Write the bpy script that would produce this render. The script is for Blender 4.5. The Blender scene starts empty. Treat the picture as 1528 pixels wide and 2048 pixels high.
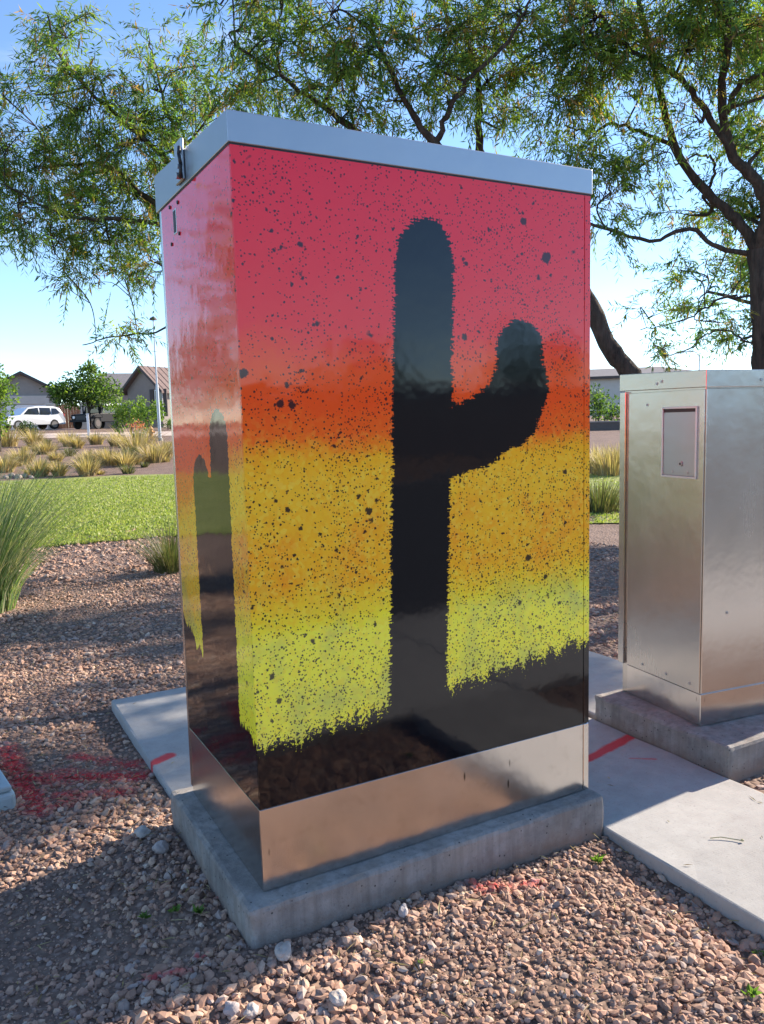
import bpy, bmesh, math, random
import numpy as np
from mathutils import Vector, Matrix, noise as mnoise
sc = bpy.context.scene
rng = np.random.default_rng(7)
random.seed(7)
PI = math.pi

# ------------------------------------------------------------------ camera
CAM = np.array([-0.590, -1.719, 1.107])
FWD = np.array([0.4756, 0.8724, -0.1143]); FWD /= np.linalg.norm(FWD)
RGT = np.array([0.8762, -0.4812, -0.0258]); RGT -= FWD * (RGT @ FWD); RGT /= np.linalg.norm(RGT)
UPV = np.cross(RGT, FWD)
FPX = 1607.7
cd = bpy.data.cameras.new('camera'); cam = bpy.data.objects.new('camera', cd); sc.collection.objects.link(cam)
cd.sensor_fit = 'HORIZONTAL'; cd.sensor_width = 36; cd.lens = FPX / 1528 * 36
cd.clip_start = 0.05; cd.clip_end = 6000
cam.matrix_world = Matrix(((RGT[0], UPV[0], -FWD[0], CAM[0]), (RGT[1], UPV[1], -FWD[1], CAM[1]), (RGT[2], UPV[2], -FWD[2], CAM[2]), (0, 0, 0, 1)))
sc.camera = cam

# ------------------------------------------------------------------ light
SUN_EL = math.radians(27)
SUN_AZ = math.radians(4.5)            # direction towards the sun, from +X towards +Y
sc.view_settings.view_transform = 'Standard'; sc.view_settings.look = 'None'
sc.view_settings.gamma = 1; sc.view_settings.use_curve_mapping = False
sc.view_settings.exposure = 1.33
w = bpy.data.worlds.new('World'); sc.world = w; w.use_nodes = True
nt = w.node_tree; bg = nt.nodes['Background']
sky = nt.nodes.new('ShaderNodeTexSky'); sky.sky_type = 'NISHITA'; sky.sun_disc = False
sky.sun_elevation = SUN_EL
sky.sun_rotation = PI / 2 - SUN_AZ    # rotation 0 puts the sun at +Y, growing towards +X
sky.altitude = 400; sky.air_density = 0.85; sky.dust_density = 0.0; sky.ozone_density = 3.5
tcw = nt.nodes.new('ShaderNodeTexCoord'); mpw = nt.nodes.new('ShaderNodeMapping'); mpw.inputs[3].default_value = (1.6, 1.6, 9)
nzw = nt.nodes.new('ShaderNodeTexNoise'); nzw.inputs['Scale'].default_value = 2.1; nzw.inputs['Detail'].default_value = 7; nzw.inputs['Roughness'].default_value = .62
mrw = nt.nodes.new('ShaderNodeMapRange'); mrw.interpolation_type = 'SMOOTHSTEP'
for i_, v_ in enumerate((.52, .78, 0., .30)): mrw.inputs[i_ + 1].default_value = v_
mxw = nt.nodes.new('ShaderNodeMix'); mxw.data_type = 'RGBA'; mxw.inputs[7].default_value = (3.6, 3.9, 4.3, 1)      # thin high cloud
nt.links.new(tcw.outputs['Generated'], mpw.inputs[0]); nt.links.new(mpw.outputs[0], nzw.inputs['Vector']); nt.links.new(nzw.outputs['Fac'], mrw.inputs[0])
nt.links.new(mrw.outputs[0], mxw.inputs[0]); nt.links.new(sky.outputs[0], mxw.inputs[6])
nt.links.new(mxw.outputs[2], bg.inputs[0]); bg.inputs[1].default_value = 0.125
sd = bpy.data.lights.new('sun', 'SUN'); sd.energy = 4.9; sd.angle = math.radians(0.6); sd.color = (1.0, 0.88, 0.74)
so = bpy.data.objects.new('sun', sd); sc.collection.objects.link(so)
tosun = Vector((math.cos(SUN_AZ) * math.cos(SUN_EL), math.sin(SUN_AZ) * math.cos(SUN_EL), math.sin(SUN_EL)))
so.rotation_euler = tosun.to_track_quat('Z', 'Y').to_euler()

# ------------------------------------------------------------------ helpers
def at(px, py, dist):
    """a spot in the world seen from where the picture was taken, at a ground distance in metres"""
    d = FWD + RGT * (px - 764) / FPX - UPV * (py - 1024) / FPX
    return CAM + d * dist / math.hypot(d[0], d[1])

def tag(o, label=None, cat=None, group=None, kind=None):
    if label: o['label'] = label
    if cat: o['category'] = cat
    if group: o['group'] = group
    if kind: o['kind'] = kind
    return o

def empty(name, loc=(0, 0, 0), rz=0.0):
    o = bpy.data.objects.new(name, None); sc.collection.objects.link(o)
    o.location = loc; o.rotation_euler = (0, 0, rz); o.empty_display_size = 0.1
    return o

def link(name, me, mat=None, parent=None):
    if mat is not None:
        for m in (mat if isinstance(mat, (list, tuple)) else [mat]): me.materials.append(m)
    o = bpy.data.objects.new(name, me); sc.collection.objects.link(o)
    if parent is not None: o.parent = parent
    return o

def np_mesh(name, V, Fc, mat=None, parent=None, col=None, smooth=False):
    """V (n,3), Fc (m,k) all faces with k corners"""
    V = np.asarray(V, np.float32); Fc = np.asarray(Fc, np.int32); m, k = Fc.shape
    me = bpy.data.meshes.new(name)
    me.vertices.add(len(V)); me.vertices.foreach_set('co', V.ravel())
    me.loops.add(m * k); me.loops.foreach_set('vertex_index', Fc.ravel())
    me.polygons.add(m); me.polygons.foreach_set('loop_start', np.arange(0, m * k, k, dtype=np.int32))
    me.polygons.foreach_set('loop_total', np.full(m, k, np.int32))
    me.polygons.foreach_set('use_smooth', np.full(m, smooth, bool))
    me.update(calc_edges=True)
    if col is not None:
        a = me.color_attributes.new('tint', 'FLOAT_COLOR', 'POINT')
        c = np.ones((len(V), 4), np.float32); c[:, :3] = col; a.data.foreach_set('color', c.ravel())
    return link(name, me, mat, parent)

def from_bm(name, bm, mat=None, parent=None, smooth=False):
    bmesh.ops.recalc_face_normals(bm, faces=bm.faces)
    me = bpy.data.meshes.new(name); bm.to_mesh(me); bm.free()
    if smooth:
        for p in me.polygons: p.use_smooth = True
    return link(name, me, mat, parent)

def bbox(bm, x0, x1, y0, y1, z0, z1, bev=0.0, seg=1, mtx=None):
    r = bmesh.ops.create_cube(bm, size=1)
    vs = r['verts']
    for v in vs:
        v.co = Vector((x0 + (v.co.x + .5) * (x1 - x0), y0 + (v.co.y + .5) * (y1 - y0), z0 + (v.co.z + .5) * (z1 - z0)))
    if bev > 0:
        es = list({e for v in vs for e in v.link_edges})
        rr = bmesh.ops.bevel(bm, geom=es, offset=bev, segments=seg, affect='EDGES', profile=.5)
        vs = list({v for v in rr['verts']} | {v for v in vs if v.is_valid})
    if mtx is not None:
        for v in vs:
            if v.is_valid: v.co = mtx @ v.co
    return vs

def box(name, x0, x1, y0, y1, z0, z1, mat, parent=None, bev=0.0, seg=1):
    bm = bmesh.new(); bbox(bm, x0, x1, y0, y1, z0, z1, bev, seg)
    return from_bm(name, bm, mat, parent)

def cyl(bm, p0, p1, r0, r1=None, n=12):
    r1 = r0 if r1 is None else r1
    p0 = Vector(p0); p1 = Vector(p1); d = p1 - p0
    q = d.to_track_quat('Z', 'Y').to_matrix().to_4x4(); q.translation = (p0 + p1) / 2
    bmesh.ops.create_cone(bm, cap_ends=True, segments=n, radius1=r0, radius2=r1, depth=d.length, matrix=q)

def prism(name, pts, z0, z1, mat, parent=None):
    """a flat polygon in x,y extruded from z0 to z1"""
    bm = bmesh.new()
    a = [bm.verts.new((x, y, z0)) for x, y in pts]; b = [bm.verts.new((x, y, z1)) for x, y in pts]
    n = len(pts); bm.faces.new(a[::-1]); bm.faces.new(b)
    for i in range(n): bm.faces.new((a[i], a[(i + 1) % n], b[(i + 1) % n], b[i]))
    return from_bm(name, bm, mat, parent)

def rough_box(name, x0, x1, y0, y1, z0, z1, mat, parent=None, step=0.03, amp=0.003, bev=0.012, chips=()):
    """cast concrete: subdivided, rounded at the arrises, slightly uneven, with chipped spots"""
    bm = bmesh.new(); bbox(bm, x0, x1, y0, y1, z0, z1, bev, 2)
    for ax, (a, b) in enumerate(((x0, x1), (y0, y1), (z0, z1))):
        n = max(1, int((b - a) / step))
        for i in range(1, n):
            co = [0, 0, 0]; no = [0, 0, 0]; co[ax] = a + (b - a) * i / n; no[ax] = 1
            bmesh.ops.bisect_plane(bm, geom=bm.verts[:] + bm.edges[:] + bm.faces[:], plane_co=co, plane_no=no)
    c = Vector(((x0 + x1) / 2, (y0 + y1) / 2, (z0 + z1) / 2))
    for v in bm.verts:
        n1 = mnoise.noise(v.co * 9 + Vector((3.1, 1.7, 0))) + .5 * mnoise.noise(v.co * 31)
        k = Vector((v.co.x - c.x, v.co.y - c.y, 0)); k.x = 1 if v.co.x > x1 - bev else (-1 if v.co.x < x0 + bev else 0)
        k.y = 1 if v.co.y > y1 - bev else (-1 if v.co.y < y0 + bev else 0); k.z = 1 if v.co.z > z1 - bev else 0
        edge = sum(abs(t) > 0 for t in k)
        f = amp * (1 + 1.5 * (edge > 1))
        v.co += k * n1 * f
        for (cx, cy, cz, cr, cdp) in chips:
            d = (v.co - Vector((cx, cy, cz))).length
            if d < cr: v.co -= (v.co - c).normalized() * cdp * (1 - d / cr) * (1 + .8 * mnoise.noise(v.co * 60))
    return from_bm(name, bm, mat, parent)

# ------------------------------------------------------------------ node materials
class NT:
    def __init__(s, name):
        s.m = bpy.data.materials.new(name); s.m.use_nodes = True
        s.t = s.m.node_tree; s.b = s.t.nodes['Principled BSDF']; s.out = s.t.nodes['Material Output']
    def n(s, typ, **kw):
        x = s.t.nodes.new(typ)
        for k, v in kw.items(): setattr(x, k, v)
        return x
    def l(s, a, b): s.t.links.new(a, b)
    def put(s, sock, v):
        if isinstance(v, bpy.types.NodeSocket): s.l(v, sock)
        else: sock.default_value = v
    def M(s, op, a, b=None, c=None, clamp=False):
        x = s.n('ShaderNodeMath', operation=op); x.use_clamp = clamp
        s.put(x.inputs[0], a)
        if b is not None: s.put(x.inputs[1], b)
        if c is not None: s.put(x.inputs[2], c)
        return x.outputs[0]
    def mix(s, f, a, b, blend='MIX'):
        x = s.n('ShaderNodeMix', data_type='RGBA', blend_type=blend)
        s.put(x.inputs[0], f)
        s.put(x.inputs[6], (*a, 1) if isinstance(a, tuple) and len(a) == 3 else a)
        s.put(x.inputs[7], (*b, 1) if isinstance(b, tuple) and len(b) == 3 else b)
        return x.outputs[2]
    def coord(s, which='Object'): return s.n('ShaderNodeTexCoord').outputs[which]
    def scale(s, v, sx, sy, sz, off=(0, 0, 0)):
        x = s.n('ShaderNodeMapping'); s.l(v, x.inputs[0]); x.inputs[3].default_value = (sx, sy, sz); x.inputs[1].default_value = off
        return x.outputs[0]
    def noise(s, v, sc_, det=3, rough=.5, col=False):
        x = s.n('ShaderNodeTexNoise'); s.l(v, x.inputs['Vector']); x.inputs['Scale'].default_value = sc_
        x.inputs['Detail'].default_value = det; x.inputs['Roughness'].default_value = rough
        return x.outputs['Color' if col else 'Fac']
    def voro(s, v, sc_, rnd=1, feat='F1'):
        x = s.n('ShaderNodeTexVoronoi', feature=feat); s.l(v, x.inputs['Vector']); x.inputs['Scale'].default_value = sc_
        x.inputs['Randomness'].default_value = rnd
        return x
    def ramp(s, f, stops, interp='LINEAR'):
        x = s.n('ShaderNodeValToRGB'); s.l(f, x.inputs[0]); r = x.color_ramp; r.interpolation = interp
        while len(r.elements) < len(stops): r.elements.new(0.5)
        for e, (p, c) in zip(r.elements, stops): e.position = p; e.color = (*c, 1) if len(c) == 3 else c
        return x.outputs[0]
    def mr(s, v, a, b, c=0., d=1., smooth=False):
        x = s.n('ShaderNodeMapRange'); x.interpolation_type = 'SMOOTHSTEP' if smooth else 'LINEAR'
        s.put(x.inputs[0], v); s.put(x.inputs[1], a); s.put(x.inputs[2], b); s.put(x.inputs[3], c); s.put(x.inputs[4], d)
        return x.outputs[0]
    def sep(s, v):
        x = s.n('ShaderNodeSeparateXYZ'); s.l(v, x.inputs[0]); return x.outputs
    def comb(s, x_, y_, z_):
        x = s.n('ShaderNodeCombineXYZ'); s.put(x.inputs[0], x_); s.put(x.inputs[1], y_); s.put(x.inputs[2], z_); return x.outputs[0]
    def bump(s, h, dist, strength=1.0):
        x = s.n('ShaderNodeBump'); s.l(h, x.inputs['Height']); x.inputs['Distance'].default_value = dist; x.inputs['Strength'].default_value = strength
        s.l(x.outputs[0], s.b.inputs['Normal']); return x.outputs[0]
    def base(s, c):
        if isinstance(c, tuple): s.b.inputs['Base Color'].default_value = (*c, 1)
        else: s.l(c, s.b.inputs['Base Color'])
    def set(s, **kw):
        for k, v in kw.items(): s.put(s.b.inputs[k.replace('_', ' ')], v)
        return s

def simple(name, col, rough=.6, metal=0, var=.12, scl=8, bump=0, spec=.5, coat=0):
    k = NT(name); v = k.coord()
    n = k.noise(v, scl, 5, .6)
    k.base(k.mix(k.mr(n, .3, .7), tuple(c * (1 - var) for c in col), tuple(min(1, c * (1 + var)) for c in col)))
    k.set(Roughness=rough, Metallic=metal, Specular_IOR_Level=spec, Coat_Weight=coat)
    if bump: k.bump(n, bump)
    return k.m

def paint_red_mask(k, P, lines):
    """sprayed marking paint: distance to line segments in x,y with a speckled edge"""
    s = k.sep(P); out = None
    nz = k.noise(P, 14, 4, .7)
    for (ax, ay, bx, by, r, soft) in lines:
        dx, dy = bx - ax, by - ay; L2 = dx * dx + dy * dy + 1e-6
        px = k.M('SUBTRACT', s[0], ax); py = k.M('SUBTRACT', s[1], ay)
        t = k.M('ADD', k.M('MULTIPLY', px, dx / L2), k.M('MULTIPLY', py, dy / L2), clamp=True)
        qx = k.M('SUBTRACT', px, k.M('MULTIPLY', t, dx)); qy = k.M('SUBTRACT', py, k.M('MULTIPLY', t, dy))
        d = k.M('SQRT', k.M('ADD', k.M('MULTIPLY', qx, qx), k.M('MULTIPLY', qy, qy)))
        d = k.M('ADD', d, k.M('MULTIPLY', k.M('SUBTRACT', nz, .5), soft * 2.2))
        f = k.mr(d, r - soft * .5, r + soft * .5, 1, 0)
        out = f if out is None else k.M('MAXIMUM', out, f)
    return out

GRAVEL_PAINT = [(-.46, 1.62, -.40, 1.02, .035, .05), (-.42, 1.30, -.06, 1.13, .045, .06), (-.25, 1.05, -.40, 1.0, .02, .06),
                (-.22, 1.40, -.05, 1.24, .02, .07), (-.12, 1.0, -.33, 1.10, .02, .06), (.55, -.10, .70, -.16, .012, .05),
                (-.28, -.02, -.2, -.05, .004, .03), (-.05, .2, -.02, .05, .002, .03), (-.17, -.02, -.15, -.03, .006, .012)]

def mat_gravel(name, tinted):
    k = NT(name); P = k.n('ShaderNodeNewGeometry').outputs['Position']
    if tinted:
        a = k.n('ShaderNodeAttribute'); a.attribute_name = 'tint'; c = a.outputs['Color']
        c = k.mix(1., c, (1.14, 1.04, .97), 'MULTIPLY')
        c = k.mix(k.mr(k.noise(P, 90, 4, .65), .25, .75), k.mix(1., c, (.70, .68, .68), 'MULTIPLY'), c)
        c = k.mix(k.mr(k.noise(P, 5, 4, .65), .45, .7, 0, .5), c, (.36, .235, .165))
    else:
        v = k.voro(P, 48); v2 = k.voro(P, 22)
        c = k.ramp(k.sep(v.outputs['Color'])[0], [(0, (.10, .072, .06)), (.35, (.18, .115, .085)), (.7, (.26, .17, .125)), (1, (.35, .25, .20))])
        soil = k.mix(k.mr(k.noise(P, 3, 5), .3, .7), (.15, .10, .078), (.23, .155, .115))
        c = k.mix(k.mr(v.outputs['Distance'], .25, .6), c, soil)
        h = k.M('ADD', k.M('MULTIPLY', v.outputs['Distance'], -1.0), k.M('MULTIPLY', v2.outputs['Distance'], -.6))
        k.bump(h, .012)
    pm = k.M('MULTIPLY', paint_red_mask(k, P, GRAVEL_PAINT), k.mr(k.noise(P, 42, 3, .7), .36, .50, .05, .92))
    nz = k.sep(k.n('ShaderNodeNewGeometry').outputs['Normal'])[2]
    pm = k.M('MULTIPLY', pm, k.mr(nz, .1, .6))
    k.base(k.mix(pm, c, (.50, .028, .035)))
    k.set(Roughness=.9, Specular_IOR_Level=.25)
    return k.m

def mat_concrete(name, base=(.40, .385, .36), dark=(.27, .255, .235), lines=(), broom=False, streak=False):
    k = NT(name); P = k.n('ShaderNodeNewGeometry').outputs['Position']
    big = k.noise(P, 2.6, 5, .6); mid = k.noise(P, 17, 5, .65); fine = k.noise(P, 260, 3, .6)
    f = k.M('ADD', k.M('MULTIPLY', big, .55), k.M('MULTIPLY', mid, .45))
    c = k.mix(k.mr(f, .36, .62), dark, base)
    c = k.mix(k.mr(k.noise(P, 120, 2), .62, .72, 0, .35), c, tuple(d * .6 for d in dark))
    if streak:
        st = k.noise(k.scale(P, 45, 45, 3), 1, 4, .6)
        c = k.mix(k.mr(st, .45, .7, 0, .45), c, tuple(d * .62 for d in dark))
        stn = k.noise(k.scale(P, 12, 12, 5), 1, 3, .6)
        c = k.mix(k.mr(stn, .5, .7, 0, .4), c, (.33, .27, .21))
        zz = k.M('ADD', k.sep(P)[2], k.M('MULTIPLY', k.M('SUBTRACT', mid, .5), .07))
        c = k.mix(k.mr(zz, -.055, -.10, 0, .7), c, (.23, .16, .12))
        pore = k.voro(P, 55); c = k.mix(k.M('MULTIPLY', k.mr(pore.outputs['Distance'], .10, .17, 1, 0), k.M('GREATER_THAN', k.sep(pore.outputs['Color'])[0], .7)), c, (.06, .055, .05))
    if lines:
        c = k.mix(k.M('MULTIPLY', paint_red_mask(k, P, lines), .88), c, (.60, .022, .030))
    k.base(c); k.set(Roughness=.88, Specular_IOR_Level=.3)
    if broom:
        br = k.noise(k.scale(P, 6, 220, 6), 1, 2, .5)
        k.bump(k.M('ADD', k.M('MULTIPLY', fine, .5), br), .0016)
    else: k.bump(k.M('ADD', fine, k.M('MULTIPLY', mid, 1.5)), .002)
    return k.m

def mat_alu(name, base=(.70, .665, .63), rough=.26, vertical=True, dirt=.5):
    k = NT(name); v = k.coord()
    g = k.noise(k.scale(v, 3, 3, 420) if not vertical else k.scale(v, 300, 300, 3), 1, 3, .6)
    big = k.noise(v, 3.2, 4, .55); mid = k.noise(v, 22, 5, .65)
    c = k.mix(k.mr(big, .35, .65), tuple(x * .93 for x in base), base)
    c = k.mix(k.mr(mid, .55, .8, 0, dirt * .45), c, (.33, .28, .22))
    # short scratches and drips running down
    sx = k.sep(v)
    scr = k.voro(k.comb(k.M('MULTIPLY', k.M('ADD', sx[0], sx[1]), 34), 0, k.M('MULTIPLY', sx[2], 9)), 1)
    cellr = k.sep(scr.outputs['Color'])
    scf = k.M('MULTIPLY', k.mr(scr.outputs['Distance'], .07, .15, 1, 0), k.M('GREATER_THAN', cellr[0], 1.0 - dirt * .5))
    c = k.mix(k.M('MULTIPLY', scf, dirt), c, (.10, .085, .07))
    k.base(c)
    k.set(Metallic=1.0, Roughness=k.M('ADD', k.mr(big, .3, .7, rough - .02, rough + .03), k.mr(g, .3, .7, -.004, .006)))
    k.bump(k.M('ADD', k.M('MULTIPLY', g, .03), k.M('MULTIPLY', big, 6)), .0006)
    return k.m

# --- sprayed and stencilled artwork (flat print): built from distances in the panel's own plane
BLOTS = [(.311, .887, .011), (.284, .924, .007), (.333, .911, .007), (.317, .864, .007), (.092, 1.148, .011), (.120, 1.145, .012), (.156, 1.504, .009), (.462, 1.146, .006), (.866, 1.524, .019), (.79, 1.612, .011),
         (.008, 1.216, .013), (.11, 1.19, .007), (.15, 1.44, .007), (.19, 1.33, .008), (.07, .93, .006), (.10, .905, .008), (.13, .86, .006), (.22, .80, .006), (.84, 1.47, .008), (.60, 1.31, .010), (.93, .95, .008), (.80, .72, .011), (.86, .66, .008), (.77, .60, .008), (.91, .58, .007), (.84, .52, .008), (.045, .52, .009), (.06, .46, .008)]
def art_common(k, u, z, P2, black, edgejag, zoff=0.0, dens=1.0, reddish=0.0, blots=False):
    n1 = k.noise(P2, 5, 4, .6); n2 = k.noise(P2, 70, 3, .7)
    zz = k.M('ADD', z, k.M('ADD', k.M('MULTIPLY', k.M('SUBTRACT', n1, .5), .12), k.M('MULTIPLY', k.M('SUBTRACT', n2, .5), .07)))
    zz = k.M('ADD', zz, zoff)
    pk, rd, org, org2, yel, yel2, lim = (.93, .022, .040), (.95, .030, .030), (.96, .085, .008), (.97, .135, .010), (.98, .46, .016), (.98, .52, .022), (.97, .86, .04)
    T = lambda x: x / 1.8
    col = k.ramp(k.M('DIVIDE', zz, 1.8), [(0, lim), (T(.60), lim), (T(.73), yel), (T(.93), yel2), (T(1.01), yel), (T(1.075), org2), (T(1.15), org), (T(1.22), org), (T(1.32), rd), (T(1.6), pk), (1, (.90, .018, .04))])
    ob = k.M('MULTIPLY', k.mr(k.noise(P2, 4.3, 4, .7), .48, .66), k.M('MULTIPLY', k.mr(z, .62, .74), k.mr(z, .98, .86)))
    col = k.mix(k.M('MULTIPLY', ob, .55), col, (.95, .20, .012))
    # brushed dabs: lighter and darker flecks of the same paint
    dab = k.voro(P2, 105)
    dr = k.sep(dab.outputs['Color'])[0]
    col = k.mix(k.M('MULTIPLY', k.mr(dr, .45, 1, 0, .42), k.mr(zz, 1.25, 1.0)), col, k.mix(1., col, (.97, .70, .6), 'MULTIPLY'))
    col = k.mix(k.M('MULTIPLY', k.mr(k.sep(dab.outputs['Color'])[1], .6, 1, 0, .5), k.mr(zz, 1.15, .95)), col, k.mix(.5, col, (.98, .86, .12)))
    gp = k.M('MULTIPLY', k.mr(k.noise(P2, 6, 4, .65), .50, .68), k.mr(z, .80, .60))
    col = k.mix(k.M('MULTIPLY', gp, .5), col, (.30, .38, .12))
    low = k.mr(z, 1.35, .55)                                     # flecks crowd together lower down
    spots = None
    for (scl, prob, rmin, rmax, seed, mode) in ((11, .24, .05, .15, 1.3, 0), (27, .48, .09, .28, 4.1, 0), (60, .56, .12, .40, 7.7, 1), (125, .80, .22, .48, 2.2, 1)):
        vv = k.n('ShaderNodeVectorMath', operation='ADD'); k.l(P2, vv.inputs[0]); vv.inputs[1].default_value = (seed, 0, seed)
        wob = k.noise(P2, scl * 2.2, 2, .6, col=True)
        wv = k.n('ShaderNodeVectorMath', operation='SCALE'); k.l(wob, wv.inputs[0]); wv.inputs['Scale'].default_value = .55 / scl
        va = k.n('ShaderNodeVectorMath', operation='ADD'); k.l(vv.outputs[0], va.inputs[0]); k.l(wv.outputs[0], va.inputs[1])
        v = k.voro(va.outputs[0], scl, 1)
        cs = k.sep(v.outputs['Color'])
        clump = k.noise(P2, 4.2 + seed * .5, 4, .68)
        if blots and mode:
            gx = k.M('SUBTRACT', u, k.M('ADD', .80, k.M('MULTIPLY', k.M('SUBTRACT', 1.45, z), .35))); gz = k.M('MULTIPLY', k.M('SUBTRACT', z, 1.42), .45)
            gq = k.M('SQRT', k.M('ADD', k.M('MULTIPLY', gx, gx), k.M('MULTIPLY', gz, gz)))
            clump = k.M('ADD', clump, k.mr(gq, .02, .14, .24, 0))
        p = k.M('MULTIPLY', k.mr(clump, .36, .64, .18, 1.75), prob * dens)
        if mode: p = k.M('MULTIPLY', p, k.mr(low, 0, 1, .50, 1.1))
        on = k.M('LESS_THAN', cs[0], p)
        r = k.M('ADD', k.M('MULTIPLY', k.M('POWER', cs[1], 1.7), rmax - rmin), rmin)
        f = k.M('MULTIPLY', on, k.mr(k.M('SUBTRACT', v.outputs['Distance'], r), -.02, .03, 1, 0))
        spots = f if spots is None else k.M('MAXIMUM', spots, f)
    if blots:
        wn = k.M('MULTIPLY', k.M('SUBTRACT', k.noise(P2, 85, 3, .7), .5), .022)
        for (bx, bz, br) in BLOTS:
            qx = k.M('SUBTRACT', u, bx); qz = k.M('SUBTRACT', z, bz)
            dd = k.M('ADD', k.M('SUBTRACT', k.M('SQRT', k.M('ADD', k.M('MULTIPLY', qx, qx), k.M('MULTIPLY', qz, qz))), br * .8), wn)
            spots = k.M('MAXIMUM', spots, k.mr(dd, -.001, .0015, 1, 0))
    col = k.mix(k.M('MULTIPLY', spots, .94), col, (.006, .006, .012))
    col = k.mix(black, col, (.003, .0035, .006))
    k.base(col)
    orange_peel = k.noise(P2, 7, 3, .5)
    k.set(Roughness=k.mr(k.noise(P2, 30, 4, .6), .3, .7, .05, .085), IOR=1.5, Specular_IOR_Level=.5)
    k.bump(orange_peel, .0011)

def capsule(k, u, z, ax, az, bx, bz, r):
    dx, dz = bx - ax, bz - az; L2 = dx * dx + dz * dz + 1e-9
    px = k.M('SUBTRACT', u, ax); pz = k.M('SUBTRACT', z, az)
    t = k.M('ADD', k.M('MULTIPLY', px, dx / L2), k.M('MULTIPLY', pz, dz / L2), clamp=True)
    qx = k.M('SUBTRACT', px, k.M('MULTIPLY', t, dx)); qz = k.M('SUBTRACT', pz, k.M('MULTIPLY', t, dz))
    return k.M('SUBTRACT', k.M('SQRT', k.M('ADD', k.M('MULTIPLY', qx, qx), k.M('MULTIPLY', qz, qz))), r)

def smin(k, a, b, s): return k.M('SMOOTH_MIN', a, b, s)

def mat_art_front():
    k = NT('cactus_sunset_wrap'); v = k.coord(); s = k.sep(v); x, z = s[0], s[2]
    P2 = k.comb(x, 0, z)
    c = k.M('ADD', k.M('MULTIPLY', z, .041), .4235)
    ex = k.M('SUBTRACT', x, c); ez = k.M('MAXIMUM', k.M('MULTIPLY', k.M('SUBTRACT', z, 1.465), .66), 0)
    body = k.M('SUBTRACT', k.M('SQRT', k.M('ADD', k.M('MULTIPLY', ex, ex), k.M('MULTIPLY', ez, ez))), .0862)
    a1 = capsule(k, x, z, .50, 1.035, .64, 1.066, .089)
    a2 = capsule(k, x, z, .64, 1.066, .748, 1.130, .088)
    a3 = capsule(k, x, z, .748, 1.120, .778, 1.185, .094)
    a4 = capsule(k, x, z, .778, 1.185, .776, 1.282, .077)
    arm = smin(k, smin(k, a1, a2, .02), smin(k, a3, a4, .02), .02)
    d = smin(k, body, arm, .035)
    spik = k.noise(k.comb(k.M('MULTIPLY', x, 28), 0, k.M('MULTIPLY', z, 150)), 1, 1, .6)
    spik2 = k.noise(k.comb(k.M('MULTIPLY', x, 150), 0, k.M('MULTIPLY', z, 34)), 1, 1, .6)
    d = k.M('ADD', d, k.M('ADD', k.M('MULTIPLY', k.M('SUBTRACT', spik, .5), .036), k.M('MULTIPLY', k.M('SUBTRACT', spik2, .5), .016)))
    fz = k.noise(P2, 160, 2, .7); d = k.M('ADD', d, k.M('MULTIPLY', k.M('SUBTRACT', fz, .5), .014))
    cactus = k.mr(d, -.0015, .0015, 1, 0)
    # black ground along the bottom with paint hanging down over it in drips
    line = k.M('ADD', k.M('MULTIPLY', x, .105), .352)
    drip = k.noise(k.comb(k.M('MULTIPLY', x, 30), 0, k.M('MULTIPLY', z, 5)), 1, 3, .65)
    crumb = k.noise(P2, 120, 3, .75)
    gd = k.M('ADD', k.M('SUBTRACT', z, line), k.M('ADD', k.M('MULTIPLY', k.M('SUBTRACT', drip, .5), .13), k.M('MULTIPLY', k.M('SUBTRACT', crumb, .5), .19)))
    ground = k.mr(gd, -.001, .002, 1, 0)
    art_common(k, x, z, P2, k.M('MAXIMUM', cactus, ground), None, zoff=0, blots=True)
    return k.m

def mat_art_side():
    k = NT('side_sunset_wrap'); v = k.coord(); s = k.sep(v); y, z = s[1], s[2]
    P2 = k.comb(y, 3.0, z)
    c1 = capsule(k, y, z, .335, .3, .345, .955, .072)
    c2 = capsule(k, y, z, .190, .3, .180, 1.07, .072)
    c3 = capsule(k, y, z, .265, .3, .265, .88, .09)
    d = smin(k, smin(k, c1, c2, .02), c3, .03)
    spik = k.noise(k.comb(k.M('MULTIPLY', y, 30), 0, k.M('MULTIPLY', z, 110)), 1, 2, .6)
    d = k.M('ADD', d, k.M('MULTIPLY', k.M('SUBTRACT', spik, .5), .03))
    cactus = k.mr(d, -.0015, .0015, 1, 0)
    drip = k.noise(k.comb(k.M('MULTIPLY', y, 30), 0, k.M('MULTIPLY', z, 5)), 1, 3, .65)
    gd = k.M('ADD', k.M('SUBTRACT', z, k.M('ADD', .36, k.M('MULTIPLY', y, .30))), k.M('MULTIPLY', k.M('SUBTRACT', drip, .5), .15))
    ground = k.mr(gd, -.001, .002, 1, 0)
    art_common(k, y, z, P2, k.M('MAXIMUM', cactus, ground), None, zoff=k.M('MULTIPLY', y, .32), dens=.6)
    return k.m

def mat_foliage(name, trans=.55):
    k = NT(name); a = k.n('ShaderNodeAttribute'); a.attribute_name = 'tint'
    k.l(a.outputs['Color'], k.b.inputs['Base Color']); k.set(Roughness=.55, Specular_IOR_Level=.35)
    tr = k.n('ShaderNodeBsdfTranslucent')
    k.l(k.mix(1., a.outputs['Color'], (1.25, 1.35, .6), 'MULTIPLY'), tr.inputs['Color'])
    ms = k.n('ShaderNodeMixShader'); ms.inputs[0].default_value = trans
    k.l(k.b.outputs[0], ms.inputs[1]); k.l(tr.outputs[0], ms.inputs[2]); k.l(ms.outputs[0], k.out.inputs[0])
    return k.m

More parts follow.
